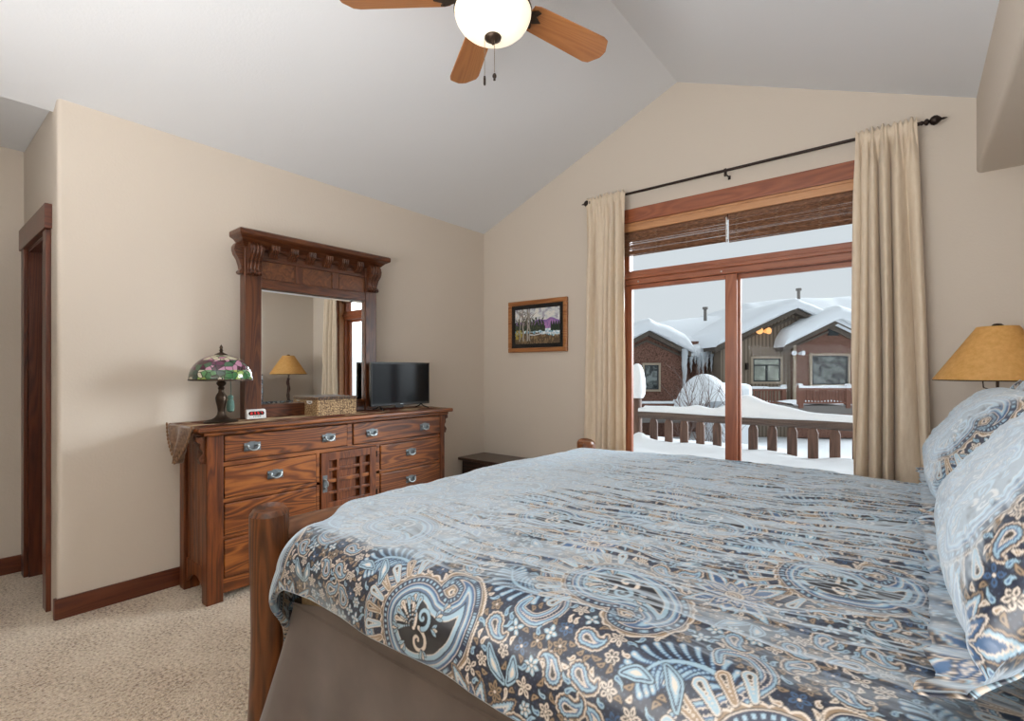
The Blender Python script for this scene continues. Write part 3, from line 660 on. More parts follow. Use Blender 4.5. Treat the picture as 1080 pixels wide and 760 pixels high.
for k in range(5):
    a = math.radians(146+72*k); Mx = Matrix.Rotation(a, 4, 'Z') @ Matrix.Translation((0, 0, fz)) @ Matrix.Rotation(math.radians(-12), 4, 'X')
    poly = [(.19, -.056), (.22, -.066), (.60, -.082), (.632, -.074), (.668, -.022), (.67, 0), (.668, .022), (.632, .074), (.60, .082), (.22, .066), (.19, .056)]
    b_ = MB().prism(poly, -.004, .004, 'z').xform(Matrix.Translation((0, 0, 0)))
    o = b_.build('blade', M_blade, fan, bevel=.002, local=True); o.rotation_euler = Mx.to_euler(); o.location = (0, 0, fz)
    i_ = MB().prism([(.10, -.018), (.17, -.022), (.215, -.05), (.235, -.045), (.222, -.02), (.262, 0), (.222, .02), (.235, .045), (.215, .05), (.17, .022), (.10, .018)], -.011, -.0045, 'z')
    for yy in (-.03, .03): i_.lathe([(0, -.015), (.005, -.014), (.006, -.011)], (.22, yy, 0), 8)
    i_.build('blade_iron', M_bronze, o, local=True, bevel=.002)
m = NT('lit_alabaster_glass'); v = m.coords(); nn = m.noise(v, 9, 4, .5, 1.5)
lw_ = m.add('LayerWeight', {'Blend': .35}); 
ec = m.ramp(nn, [(.3, (1.0, .80, .52, 1)), (.6, (1.0, .90, .72, 1))])
m.set(Base_Color=(.85, .78, .66, 1), Roughness=.3, Emission_Color=ec, Emission_Strength=.80); M_bowl = m.m
zb = 2.735-AZ
prb = [(.158, zb+.115), (.166, zb+.10), (.165, zb+.085), (.158, zb+.066), (.146, zb+.046), (.125, zb+.026), (.095, zb+.010), (.06, zb+.001), (.02, zb-.003)]
bo = MB().lathe(prb, (0, 0, 0), 48).build('light_bowl', M_bowl, fan, smooth=True, local=True)
MB().lathe([(.10, zb+.115), (.168, zb+.112), (.170, zb+.106), (.165, zb+.10)], (0, 0, 0), 48).build('bowl_ring', M_bronze, fan, smooth=True, local=True)
MB().lathe([(0, zb+.0), (.030, zb+.001), (.037, zb-.006), (.035, zb-.014), (.024, zb-.020), (.016, zb-.026), (.010, zb-.030), (.006, zb-.036), (0, zb-.042)], (0, 0, 0), 24).build('bowl_finial', M_bronze, fan, smooth=True, local=True)
M_chain = plain('brass_chain', (.25, .2, .15, 1), .35, .9)
for (dx, dy, L, kd) in ((-.022, -.030, .165, 0), (.012, -.004, .155, 1)):
    ln = MB().tube([(dx, dy, zb-.015-i*.004) for i in range(int(L/.004))], [.0011+.0007*(i % 2) for i in range(int(L/.004))], 5).build('pull_chain', M_chain, fan, local=True)
    ze = zb-.015-L
    if kd == 0: MB().lathe([(0, ze+.004), (.004, ze), (.0055, ze-.01), (.0055, ze-.035), (.003, ze-.04), (0, ze-.04)], (dx, dy, 0), 12).build('pull', M_iron, ln, smooth=True, local=True)
    else: MB().lathe([(0, ze+.004), (.005, ze), (.009, ze-.008), (.009, ze-.014), (.004, ze-.022), (.006, ze-.028), (0, ze-.03)], (dx, dy, 0), 12).build('pull', M_iron, ln, smooth=True, local=True)
light('fan_bulb_upper', 'POINT', (AX, -2.178, 2.815), (0, 0, 0), 13, (1.0, .74, .45), shadow_soft_size=.05)

# ------------------------------------------------------------------ bed
BX0, BX1, BY0, BY1 = 1.70, 3.90, -3.0, -.85
bed = thing('log_bed', (2.8, -1.92, 0), 'king bed with varnished log posts and footboard rail', 'bed')
def log(p0, p1, r, mat, name, n=18, dome=True, knots=0):
    p0 = Vector(p0); p1 = Vector(p1); L = (p1-p0).length; st = 16; pts = []; rs = []
    for i in range(st+1):
        t = i/st; q = p0.lerp(p1, t); wv = Vector((math.sin(t*5+r*90), math.cos(t*4+r*50), 0))*.0035
        pts.append(q+wv); rs.append(r*(1+.05*math.sin(t*7+r*30)))
    if dome:
        d_ = (p1-p0).normalized(); pts += [p1+d_*.007, p1+d_*.0115]; rs += [r*.93, r*.72]
    return MB().tube(pts, rs, n).build(name, mat, bed, smooth=True)
log((BX0, BY0, 0), (BX0, BY0, .79), .061, M_logz, 'foot_post', 28); log((BX0, BY1, 0), (BX0, BY1, .79), .061, M_logz, 'foot_post', 28)
log((BX1, BY0, 0), (BX1, BY0, 1.15), .061, M_logz, 'head_post'); log((BX1, BY1, 0), (BX1, BY1, 1.15), .061, M_logz, 'head_post')
log((BX0, BY0+.03, .705), (BX0, BY1-.03, .700), .050, M_logy, 'foot_rail', 24, False); log((BX0, BY0+.03, .33), (BX0, BY1-.03, .33), .045, M_logy, 'lower_foot_rail', 20, False)
log((BX1, BY0+.03, 1.05), (BX1, BY1-.03, 1.05), .050, M_logy, 'head_rail', 20, False); log((BX1, BY0+.03, .6), (BX1, BY1-.03, .6), .045, M_logy, 'head_rail', 20, False)
for i in range(7):
    y = BY0+.27+i*(BY1-BY0-.54)/6; log((BX0, y, .33), (BX0, y, .70), .026, M_logz, 'spindle', 12, False); log((BX1, y, .6), (BX1, y, 1.05), .026, M_logz, 'spindle', 12, False)
M_sheet = plain('white_sheet', (.74, .75, .78, 1), .8)
M_box = plain('box_spring_ticking', (.50, .36, .21, 1), .8)
MX0, MX1, MY0, MY1 = 1.80, 3.83, -2.965, -.90
rb = rbox(MX0, MX1, MY0-.030, MY1, .548, .735, .06, 6).build('mattress', M_sheet, bed, bevel=.03, segs=4)
rbox(MX0+.012, MX1, MY0+.012, MY1-.012, .30, .545, .03, 4).build('box_spring', M_box, bed, bevel=.01)
# bed skirt: hangs from the box spring on near side, foot and far side
m = NT('taupe_skirt'); v = m.coords(); m.set(Base_Color=m.ramp(m.noise(v, 9, 3), [(.3, (.125, .098, .083, 1)), (.7, (.155, .122, .103, 1))]), Roughness=.8, Sheen_Weight=.35); m.bump(m.noise(v, 600, 2), .2, .001); M_skirt = m.m
path = []
x = MX1
while x > MX0+.02: path.append((x, MY0, 0, -1)); x -= .02
for k in range(9): a = PI/2*k/8; path.append((MX0+.02-.02*math.sin(a), MY0+.02-.02*math.cos(a), -math.sin(a), -math.cos(a)))
y = MY0+.03
while y < MY1-.03: path.append((MX0, y, -1, 0)); y += .02
for k in range(5): a = PI/2*k/4; path.append((MX0+.02-.02*math.cos(a), MY1-.02+.02*math.sin(a), -math.cos(a), math.sin(a)))
x = MX0+.03
while x < MX1: path.append((x, MY1, 0, 1)); x += .03
rows = []; ln = 0; N_ = 22
for i in range(N_+1):
    q = i/N_; row = []
    for j, (x, y, nx, ny) in enumerate(path):
        cor = math.exp(-((x-MX0)**2+(y-MY0)**2)/.02)
        fl_ = .004+q**1.2*(.030+.016*math.sin(j*.23)+.010*math.sin(j*.51+1)+.055*cor*(ny < -.3)+.03*cor)
        row.append((x+nx*(fl_*(.25 if nx < -.9 else 1)+.05*cor*q), y+ny*(fl_+.05*cor*q), .545-.04*cor-(.538-.04*cor)*q))
    rows.append(row)
sk = MB().quadgrid(rows).build('bed_skirt', M_skirt, bed, smooth=True)
hm = MB().quadgrid([[(x+nx*(.006), y+ny*(.008), .505-.0) for (x, y, nx, ny) in path], [(x+nx*(.0085), y+ny*(.011), .500) for (x, y, nx, ny) in path]]).build('skirt_seam', M_skirt, bed)

# ---- printed paisley cloth: pattern drawn as distance fields
TW, TH = .64, .78; PR = 1.0e-3
gx_, gy_ = np.meshgrid(np.arange(0, TW, PR), np.arange(0, TH, PR)); PAT = np.zeros(gx_.shape+(3,))
def C8(*c): return np.array(srgb(*c)[:3])
NAVY, INK, MIDB, LTB, CREAM, TAN, BRN, SLATE = C8(24, 40, 68), C8(12, 18, 30), C8(58, 94, 134), C8(150, 182, 200), C8(214, 203, 190), C8(150, 128, 102), C8(46, 42, 42), C8(88, 114, 142)
OCC = np.full(gx_.shape, 1.0)
def wrap(d, L): return (d+L/2) % L-L/2
def chain(pts, rad, m_=90):
    pts = np.array(pts, float); n = len(pts); t = np.linspace(0, n-1, m_)
    # catmull-rom
    i = np.clip(np.floor(t).astype(int), 0, n-2); f = (t-i)[:, None]
    p = lambda k: pts[np.clip(k, 0, n-1)]
    c = .5*((2*p(i))+(-p(i-1)+p(i+1))*f+(2*p(i-1)-5*p(i)+4*p(i+1)-p(i+2))*f**2+(-p(i-1)+3*p(i)-3*p(i+1)+p(i+2))*f**3)
    r = np.interp(t, np.arange(n), rad); return c, r
def sdf(c, r):
    best = np.full(gx_.shape, 9.); idx = np.zeros(gx_.shape, int); ang = np.zeros(gx_.shape)
    for k in range(len(c)):
        dx = wrap(gx_-c[k, 0], TW); dy = wrap(gy_-c[k, 1], TH); d = np.hypot(dx, dy)-r[k]; mk = d < best
        best[mk] = d[mk]; idx[mk] = k; ang[mk] = np.arctan2(dy, dx)[mk]
    arc = np.concatenate([[0], np.cumsum(np.hypot(*np.diff(c, axis=0).T))])
    return best, arc[idx]+ang*np.maximum(r[idx], .01), idx
def paint(mask, col): PAT[mask] = col
def layers(d, lst):
    for th, col in lst: paint(d < th, col)
def place(pts, o, rot, sc, mir):
    q = np.array(pts, float)*sc
    if mir: q[:, 0] *= -1
    c_, s_ = math.cos(rot), math.sin(rot)
    return np.stack([q[:, 0]*c_-q[:, 1]*s_+o[0], q[:, 0]*s_+q[:, 1]*c_+o[1]], -1)
# ground: ink with tiny seed dots
PAT[:] = NAVY*.62+INK*.38
h1 = np.hypot(wrap(gx_, .010), wrap(gy_+.005*(np.floor(gx_/.010+.5) % 2), .010)); PAT[h1 < .0019] = SLATE*.45
motif = []
def put(o, mir):
    global OCC
    def P(pts, oo=(0, 0), rot=0, sc=1):
        q = np.array(pts, float)*sc; c_, s_ = math.cos(rot), math.sin(rot); q = np.stack([q[:, 0]*c_-q[:, 1]*s_+oo[0], q[:, 0]*s_+q[:, 1]*c_+oo[1]], -1)
        if mir: q[:, 0] *= -1
        return q+np.array(o)
    # feathery fern behind
    c, r = chain(P([(.10, -.06), (.14, -.12), (.13, -.19), (.08, -.235)]), [.004, .004, .003, .001], 40)
    for k in range(3, 38, 3):
        tg = c[min(k+1, 39)]-c[k-1]; tg = tg/np.hypot(*tg); nr = np.array([-tg[1], tg[0]]); L = .042*math.sin(PI*(k/44)**.8)+.012
        for s in (-1, 1):
            e = c[k]+(nr*s*.8+tg*.6)*L; cc, rr = chain([c[k], (c[k]+e)/2+tg*.004, e], [.002, .004, .0065], 10); d, a, _ = sdf(cc, rr); layers(d, [(.0022, INK), (.001, MIDB), (-.001, LTB), (-.0045, CREAM)]); OCC = np.minimum(OCC, d)
    d, a, _ = sdf(c, r); layers(d, [(.001, LTB)])
    # double scroll ribbon
    c, r = chain(P([(-.10, -.12), (-.03, -.17), (.05, -.15), (.09, -.09), (.16, -.04), (.21, -.07), (.20, -.12), (.165, -.115)]), [.006, .012, .014, .013, .013, .012, .008, .005], 70)
    d, a, _ = sdf(c, r); OCC = np.minimum(OCC, d); layers(d, [(.004, CREAM), (.002, NAVY), (0, LTB), (-.004, MIDB), (-.007, CREAM), (-.009, NAVY)])
    # big paisley
    c, r = chain(P([(0, .0), (-.005, .05), (.02, .105), (.075, .135), (.125, .115), (.135, .07), (.105, .05)]), [.108, .092, .066, .040, .022, .011, .004], 80)
    d, a, ix = sdf(c, r); OCC = np.minimum(OCC, d-.012); sc = .0065*np.abs(np.sin(PI*a/.026))
    layers(d-.012-sc+.0, [(.0015, INK), (0, CREAM), (-.0045, TAN)]); layers(d-.008, [(0, BRN), (-.002, CREAM)])
    dots = (np.abs(((a/.014) % 1)-.5) < .24)
    layers(d, [(.004, NAVY)]); paint((np.abs(d+.004) < .0036) & dots, LTB)
    layers(d+.012, [(0, CREAM), (-.002, MIDB), (-.008, LTB), (-.013, CREAM), (-.015, SLATE), (-.021, NAVY), (-.024, LTB), (-.034, CREAM), (-.036, INK)])
    sc2 = .004*np.abs(np.sin(PI*a/.016)); paint((d+.054-sc2 < 0) & (d+.050 > 0)*0 > 0, CREAM)
    # inner curls
    th = np.linspace(0, 2.6*PI, 60)
    for (cx, cy, s, sg, ph) in ((.018, -.028, .0052, 1, .3), (-.030, .018, .0042, -1, 2.0), (.026, .030, .0034, 1, 1.2)):
        sp_ = np.stack([cx+s*th*.9*np.cos(sg*th+ph), cy+s*th*.9*np.sin(sg*th+ph)], -1); cc = P(sp_[:, :]); d, a, _ = sdf(cc, np.full(60, .0026)*np.linspace(.6, 1.7, 60)); layers(d, [(.0028, INK), (.0008, LTB if s < .004 else CREAM)])
    for k in range(7):
        an = -1.9+k*.33; e = np.array([.0+.060*math.cos(an), -.0+.060*math.sin(an)]); cc, rr = chain(P([(0.0, -.0), e*.6, e]), [.001, .003, .0065], 10); d, a, _ = sdf(cc, rr); layers(d, [(.002, INK), (0, CREAM if k % 2 else LTB), (-.0035, TAN)])
    for (ox_, oy_, rt) in ((.035, .070, .9), (.055, .088, .5), (-.045, -.030, 3.6), (-.020, -.055, 4.4), (.050, -.005, 5.6), (-.048, .030, 2.6), (.010, .062, 1.5)):
        for kk in (-.6, 0, .6):
            e = np.array([math.cos(rt+kk), math.sin(rt+kk)])*.020; b0_ = np.array([ox_, oy_]); cc, rr = chain(P([b0_, b0_+e*.6, b0_+e]), [.001, .0042, .001], 8); d, a, _ = sdf(cc, rr); layers(d, [(.0018, INK), (0, CREAM if kk == 0 else LTB), (-.0024, TAN if kk == 0 else MIDB)])
    # shell of beads at the head
    for k in range(11):
        an = PI+.35+k*.24; p_ = (.127*math.cos(an), .127*math.sin(an)); q_ = (.170*math.cos(an), .170*math.sin(an)); cc, rr = chain(P([p_, q_]), [.006, .012], 8)
        d, a, _ = sdf(cc, rr); OCC = np.minimum(OCC, d); layers(d, [(.0025, INK), (.0008, CREAM), (-.0015, TAN if k % 2 else LTB), (-.006, CREAM), (-.008, BRN)])
    # lotus flower
    fo = (-.13, .225)
    for ring, (n, L, w0, off) in enumerate(((8, .098, .020, 0), (8, .062, .013, PI/8))):
        for k in range(n):
            an = off+2*PI*k/n; ux, uy = math.cos(an), math.sin(an); LL = L*(1.25 if k % 2 else .9)
            cc, rr = chain(P([(ux*.018, uy*.018), (ux*LL*.55, uy*LL*.55), (ux*LL, uy*LL)], fo), [.006, w0, .002], 16); d, a, _ = sdf(cc, rr); OCC = np.minimum(OCC, d)
            sc = .0022*np.abs(np.sin(PI*a/.011))
            layers(d-sc, [(.0035, INK), (.0018, TAN if ring == 0 else CREAM), (-.001, NAVY), (-.0035, LTB if ring == 0 else MIDB), (-.008, CREAM), (-.011, MIDB)])
    cc, rr = chain(P([(0, -.001), (0, .001)], fo), [.018, .018], 4); d, a, _ = sdf(cc, rr); layers(d, [(.003, INK), (.001, CREAM), (-.004, TAN), (-.009, CREAM), (-.012, BRN)])
    # small leaf with vein beside
    for (lx, ly, an, L) in ((.20, .20, .6, .07), (.24, .13, 1.8, .055), (.03, .235, 2.5, .07), (-.02, .29, .3, .05), (-.19, .07, 2.3, .06)):
        cc, rr = chain(P([(0, 0), (L*.5, .004), (L, -.006)], (lx, ly), an), [.003, .013, .002], 18); d, a, _ = sdf(cc, rr); OCC = np.minimum(OCC, d)
        layers(d, [(.004, INK), (.002, LTB), (-.0015, NAVY), (-.004, LTB), (-.008, CREAM)])
put((.20, .22), False); put((.20+TW/2, .22+TH/2), True)
# fillers placed where the ground is still empty, drawn in local windows
rl = random.Random(5); Hh, Ww = gx_.shape
def local(cx, cy, ext):
    K = int(ext/PR); iy, ix_ = int(cy/PR) % Hh, int(cx/PR) % Ww
    return np.ix_(np.arange(iy-K, iy+K) % Hh, np.arange(ix_-K, ix_+K) % Ww)
def ldist(G, cc, rr):
    best = np.full(gx_[G].shape, 9.); ang = np.zeros(best.shape)
    for k in range(len(cc)):
        dx = wrap(gx_[G]-cc[k, 0], TW); dy = wrap(gy_[G]-cc[k, 1], TH); d = np.hypot(dx, dy)-rr[k]; mk = d < best; best[mk] = d[mk]; ang[mk] = np.arctan2(dy, dx)[mk]
    return best, ang
def lpaint(G, d, lst):
    sub = PAT[G]
    for th, col in lst: sub[d < th] = col
    PAT[G] = sub
def tries(n, need, limit, fn):
    cnt = 0
    for _ in range(n):
        cx, cy = rl.random()*TW, rl.random()*TH
        if OCC[int(cy/PR) % Hh, int(cx/PR) % Ww] < need or cnt >= limit: continue
        fn(cx, cy, rl.random()*2*PI); cnt += 1
def mini(cx, cy, an):
    G = local(cx, cy, .058); p = np.array([(0, 0), (.012, .018), (.030, .022), (.038, .012)]); c_, s_ = math.cos(an), math.sin(an)
    cc, rr = chain(np.stack([p[:, 0]*c_-p[:, 1]*s_+cx, p[:, 0]*s_+p[:, 1]*c_+cy], -1), [.019, .013, .006, .002], 24); d, a = ldist(G, cc, rr)
    lpaint(G, d-.0022*np.abs(np.sin(a*7)), [(.004, INK), (.0025, CREAM), (0, TAN), (-.002, NAVY), (-.005, LTB), (-.009, MIDB), (-.012, CREAM), (-.015, BRN)]); OCC[G] = np.minimum(OCC[G], d)
def bloom(cx, cy, an):
    G = local(cx, cy, .036); n = rl.choice((4, 5, 6)); L = rl.uniform(.013, .019); col = rl.choice((TAN, CREAM, LTB, MIDB)); D_ = None
    for k in range(n):
        t_ = an+2*PI*k/n; cc, rr = chain([(cx+.004*math.cos(t_), cy+.004*math.sin(t_)), (cx+L*.6*math.cos(t_), cy+L*.6*math.sin(t_)), (cx+L*math.cos(t_), cy+L*math.sin(t_))], [.002, .0052, .0010], 8); d, a = ldist(G, cc, rr)
        lpaint(G, d, [(.0016, INK), (0, col), (-.0028, BRN if col is not LTB else CREAM)]); D_ = d if D_ is None else np.minimum(D_, d)
    d, a = ldist(G, np.array([(cx, cy)]), [.0030]); lpaint(G, d, [(.0012, INK), (0, CREAM)]); OCC[G] = np.minimum(OCC[G], D_)
def leaf(cx, cy, an):
    G = local(cx, cy, .024); L = rl.uniform(.012, .021); kind = rl.random()
    cc, rr = chain([(cx-L/2*math.cos(an), cy-L/2*math.sin(an)), (cx+.0035*math.sin(an), cy-.0035*math.cos(an)), (cx+L/2*math.cos(an), cy+L/2*math.sin(an))], [.0012, .0046, .0010] if kind < .55 else [.0048, .0032, .0009], 9)
    d, a = ldist(G, cc, rr); col = TAN if kind < .35 else (CREAM if kind < .62 else LTB); lpaint(G, d, [(.0016, INK), (0, col), (-.0026, BRN if kind < .35 else (TAN if kind < .62 else MIDB))]); OCC[G] = np.minimum(OCC[G], d-.001)
tries(4000, .034, 20, mini); tries(9000, .0175, 90, bloom); tries(30000, .0085, 520, leaf)
P9 = sum(np.roll(np.roll(PAT, i, 0), j, 1)*w_ for i, j, w_ in ((0, 0, .4), (1, 0, .15), (-1, 0, .15), (0, 1, .15), (0, -1, .15))); PAT = P9
def sample(u, v):
    H_, W__ = PAT.shape[:2]; x = (u/TW % 1)*W__; y = (v/TH % 1)*H_; x0 = np.floor(x).astype(int); y0 = np.floor(y).astype(int); fx = (x-x0)[..., None]; fy = (y-y0)[..., None]
    g = lambda a, b: PAT[a % H_, b % W__]
    return (g(y0, x0)*(1-fx)+g(y0, x0+1)*fx)*(1-fy)+(g(y0+1, x0)*(1-fx)+g(y0+1, x0+1)*fx)*fy
m = NT('paisley_sateen'); at = m.add('VertexColor', layer_name='print'); v = m.coords()
m.set(Base_Color=at.outputs[0], Roughness=.40, Coat_Weight=.25, Coat_Roughness=.36); m.b.inputs['Specular IOR Level'].default_value = .9
m.bump(m.noise(v, 700, 2), .12, .001)
# window sheen painted in: colour lightens to pale blue at grazing angles
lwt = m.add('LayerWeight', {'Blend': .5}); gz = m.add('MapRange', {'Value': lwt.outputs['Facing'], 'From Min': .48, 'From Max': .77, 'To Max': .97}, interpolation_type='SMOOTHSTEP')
pale = m.add('MixRGB', {0: .66, 1: at.outputs[0], 2: (.78, .90, 1.0, 1)}); sheen_tint = m.add('BsdfDiffuse', {'Color': pale.outputs[0]}); sheen_gloss = m.add('BsdfGlossy', {'Color': (.70, .86, 1.0, 1), 'Roughness': .52})
painted_sheen = m.add('MixShader', {0: .15, 1: sheen_tint.outputs[0], 2: sheen_gloss.outputs[0]})
gz2 = m.add('MapRange', {'Value': lwt.outputs['Facing'], 'From Min': .30, 'From Max': .72, 'To Max': .13}, interpolation_type='SMOOTHSTEP'); lust = m.add('MixShader', {0: gz2.outputs[0], 1: m.b.outputs[0], 2: sheen_gloss.outputs[0]})
mx = m.add('MixShader', {0: gz.outputs[0], 1: lust.outputs[0], 2: painted_sheen.outputs[0]}); m.link(mx.outputs[0], m.out.inputs[0]); M_pais = m.m

# comforter draped over the bed
NS, NTT = 1000, 860
s = np.linspace(1.42, 3.62, NS); q = np.linspace(0, 1, NTT); t = -3.172+2.592*(q*.50+.50*q**2)
Sg, Tg = np.meshgrid(s, t, indexing='ij')
F = 1.79-.17*sstep(-2.90, -2.66, Tg); R_ = .12; E_ = -3.045; G_ = -.83
ox = np.maximum(0, F+R_-Sg); oy = np.maximum(0, E_+R_-Tg); oyf = np.maximum(0, Tg-(G_-R_)); oyy = oy-oyf
dd = np.hypot(ox, oyy)+1e-9; nx, ny = -ox/dd, -oyy/dd
arc = np.minimum(dd, R_*PI/2); over = np.maximum(0, dd-R_*PI/2)
lim = .17+.02*np.sin(Sg*6)
out = R_*np.sin(arc/R_)+over*.10; drop = R_*(1-np.cos(arc/R_))+over*.98
bx_ = np.maximum(Sg, F+R_); by_ = np.clip(Tg, E_+R_, G_-R_)
Xc = bx_+nx*out; Yc = by_+ny*out
topz = .772+.016*np.sin(PI*np.clip((Sg-1.7)/2, 0, 1))+.010*np.sin(PI*np.clip((Tg+3)/2.1, 0, 1))
puff = .016*fbm(Sg*2.2, Tg*2.2+9, 3)+.006*fbm(Sg*5, Tg*7, 3)
wr = fbm(Sg*2.2+3, Tg*19+fbm(Sg*2, Tg*2, 2)*3, 4); wr2 = fbm(Sg*5+7, Tg*42, 3)
ridge = (1-np.abs(wr)*2.2); ridge = np.clip(ridge, 0, 1)**2
amp = .25+.75*sstep(1.9, 2.6, Sg)*sstep(-3.05, -2.4, Tg)
Zc = topz+puff+(.0066*ridge*amp+.0014*wr2*amp)-drop
# folds in the hanging part
hang = np.clip(over/.1, 0, 1); fold = .020*fbm(Sg*5+2, Tg*5, 2)+.012*np.sin(Sg*13+Tg*9)
Xc += nx*fold*hang; Yc += ny*fold*hang
cw = np.exp(-((Sg-1.72)**2+(Tg+3.1)**2)/.02); Zc -= .03*cw; Yc -= .03*cw
# rolled hem
nR = NTT; V = np.stack([Xc, Yc, Zc], -1)
e0 = np.stack([V[:, 0]+np.array([0, .004, -.006]), V[:, 0]+np.array([0, .016, -.008]), V[:, 0]+np.array([0, .024, .0])], 1)[:, ::-1]
V = np.concatenate([e0, V], 1); Sg2 = np.concatenate([np.repeat(Sg[:, :1], 3, 1), Sg], 1); Tg2 = np.concatenate([np.repeat(Tg[:, :1], 3, 1)-np.array([.018, .012, .005]), Tg], 1)
e1 = np.stack([V[0]+np.array([.004, 0, -.006]), V[0]+np.array([.018, 0, -.008]), V[0]+np.array([.026, 0, 0])], 0)[::-1]
V = np.concatenate([e1, V], 0); Sg2 = np.concatenate([np.repeat(Sg2[:1], 3, 0)-np.array([.018, .012, .005])[:, None], Sg2], 0); Tg2 = np.concatenate([np.repeat(Tg2[:1], 3, 0), Tg2], 0)
cols = sample(Tg2+.10, Sg2+.05)
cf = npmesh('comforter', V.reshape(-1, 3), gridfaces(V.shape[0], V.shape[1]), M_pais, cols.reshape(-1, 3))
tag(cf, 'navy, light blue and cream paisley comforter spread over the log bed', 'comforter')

# shams leaning on the headboard
def sham(yc, wid, base, alpha, label, uo, vo_, th=.118, hgt=.565, twist=0):
    NU, NV = 380, 280; fl_ = .05
    hw, hh = wid/2, hgt/2
    def dens(n, frac):
        t = np.linspace(-1, 1, n); k = .93; q = np.clip(np.abs(t)/k, 0, 1); return np.sign(t)*np.where(np.abs(t) < k, np.sin(q*PI/2)*frac, frac+(1-frac)*(np.abs(t)-k)/(1-k))
    u = dens(NU, 1-fl_/hw); v_ = dens(NV, 1-fl_/hh); U, W2 = np.meshgrid(u, v_, indexing='ij')
    hw, hh = wid/2, hgt/2
    # inner cushion fraction
    iu = np.clip(np.abs(U)*hw/(hw-fl_), 0, 1); iv = np.clip(np.abs(W2)*hh/(hh-fl_), 0, 1)
    puffy = (1-iu**3.6)**.5*(1-iv**3.0)**.5
    pinch_u = 1-.035*(np.abs(W2)**2)*0-.05*(1-np.abs(W2)**2)*0
    wr_ = .007*fbm(U*4+yc, W2*9, 4)*(.3+puffy)+.0045*np.sin(U*38+W2*6+3*fbm(U*3, W2*3, 2))*(np.exp(-((iv-.96)/.08)**2)+np.exp(-((iu-.97)/.06)**2))
    ripple = .003*np.sin(U*wid*30+1)*(iv >= 1)+.003*np.sin(W2*hgt*30+2)*(iu >= 1)
    lu = U*hw*(1-.05*(1-W2**2)*(np.abs(U)**3)); lv = W2*hh*(1-.05*(1-U**2)*np.abs(W2)**3)
    ea = np.array([math.cos(alpha), 0, math.sin(alpha)]); en = np.array([-math.sin(alpha), 0, math.cos(alpha)]); eu = np.array([math.sin(twist), math.cos(twist), 0]); 
    def side(sg):
        th_ = sg*(th*puffy+.0025)+wr_*(1 if sg > 0 else .3)+ripple
        sag = -.028*(1-W2)*.5*np.abs(U)*0
        Pp = np.array([base[0], yc, base[1]])+lu[..., None]*eu+(lv+hh)[..., None]*ea+th_[..., None]*en
        # flange at the bottom bends out flat on the bed; side flange droops
        bend = np.clip((-(W2*hh)-(hh-fl_))/fl_, 0, 1); Pp[..., 0] -= bend*.028; Pp[..., 2] += bend*.030
        dr_ = np.clip((np.abs(U)*hw-(hw-fl_))/fl_, 0, 1); Pp[..., 2] -= dr_*.018*(1+W2*.3); Pp[..., 0] -= dr_*.012
        Pp[..., 2] = np.maximum(Pp[..., 2], .80+.004)
        return Pp
    A = side(1); B = side(-1); V = np.concatenate([A.reshape(-1, 3), B.reshape(-1, 3)]); n = NU*NV
    Fc = [gridfaces(NU, NV), gridfaces(NU, NV, n, True)]
    idx = np.arange(n).reshape(NU, NV); br = np.concatenate([idx[:, 0], idx[-1, 1:], idx[::-1, -1][1:], idx[0, ::-1][1:]])
    Fc.append(np.stack([br[:-1], br[1:], br[1:]+n, br[:-1]+n], -1)[:, ::-1])
    def arcs(Q, ax):
        d = np.linalg.norm(np.diff(Q, axis=ax), axis=-1); z = np.zeros_like(np.take(d, [0], ax)); c = np.concatenate([z, np.cumsum(d, ax)], ax); return c-np.take(c, [c.shape[ax]//2], ax)
    cl_ = sample(arcs(A, 0)+uo, arcs(A, 1)+vo_).reshape(-1, 3)
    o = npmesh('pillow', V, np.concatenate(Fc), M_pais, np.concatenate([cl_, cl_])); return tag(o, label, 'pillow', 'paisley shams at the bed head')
sham(-2.41, 1.02, (3.478, .812), math.radians(52), 'blue paisley sham nearest the viewer, leaning at the bed head', .42, .30)
sham(-1.40, .98, (3.478, .812), math.radians(55), 'blue paisley sham farther back, directly below the bedside lamp', .15, .62, hgt=.525)

# ------------------------------------------------------------------ nightstand and bedside lamp
NX, NY = 3.75, -.50
ns = thing('nightstand', (NX, NY, 0), 'small wooden nightstand beyond the bed, carrying the amber lamp', 'nightstand')
MB().box(NX-.24, NX+.22, NY-.22, NY+.22, .615, .64).build('top', M_dark, ns, bevel=.005); MB().box(NX-.22, NX+.20, NY-.20, NY+.20, .30, .615).build('body', M_dark, ns)
for sx in (-.22, .165):
    for sy in (-.20, .165): MB().box(NX+sx, NX+sx+.035, NY+sy, NY+sy+.035, 0, .30).build('leg', M_dark, ns)
bl = thing('bedside_lamp', (NX, NY, .64), 'bedside lamp with conical amber paper shade beyond the pillows', 'lamp')
M_twig = plain('twisted_branch', (.085, .045, .035, 1), .6, 0, .6, 60)
MB().lathe([(0, 0), (.085, 0), (.085, .012), (.05, .02), (.02, .03)], (0, 0, 0), 28).build('base', M_twig, bl, smooth=True, local=True)
MB().tube([(.006*math.sin(i*1.1), .006*math.cos(i*.9), .02+i*.026) for i in range(21)], [.020+.003*math.sin(i*1.9) for i in range(21)], 12).build('branch_stem', M_twig, bl, smooth=True, local=True)
MB().tube([(0, 0, .54), (-.05, -.01, .56), (-.055, -.01, .63), (-.04, 0, .70)], .003, 6).tube([(0, 0, .54), (.0, 0, .86)], .006, 8).build('harp', M_bronze, bl, local=True)
m = NT('amber_paper'); v = m.coords(); nn = m.noise(v, 45, 5, .7)
col = m.ramp(nn, [(.3, (.76, .42, .11, 1)), (.7, (.90, .56, .20, 1))]); m.set(Base_Color=col, Roughness=.6)
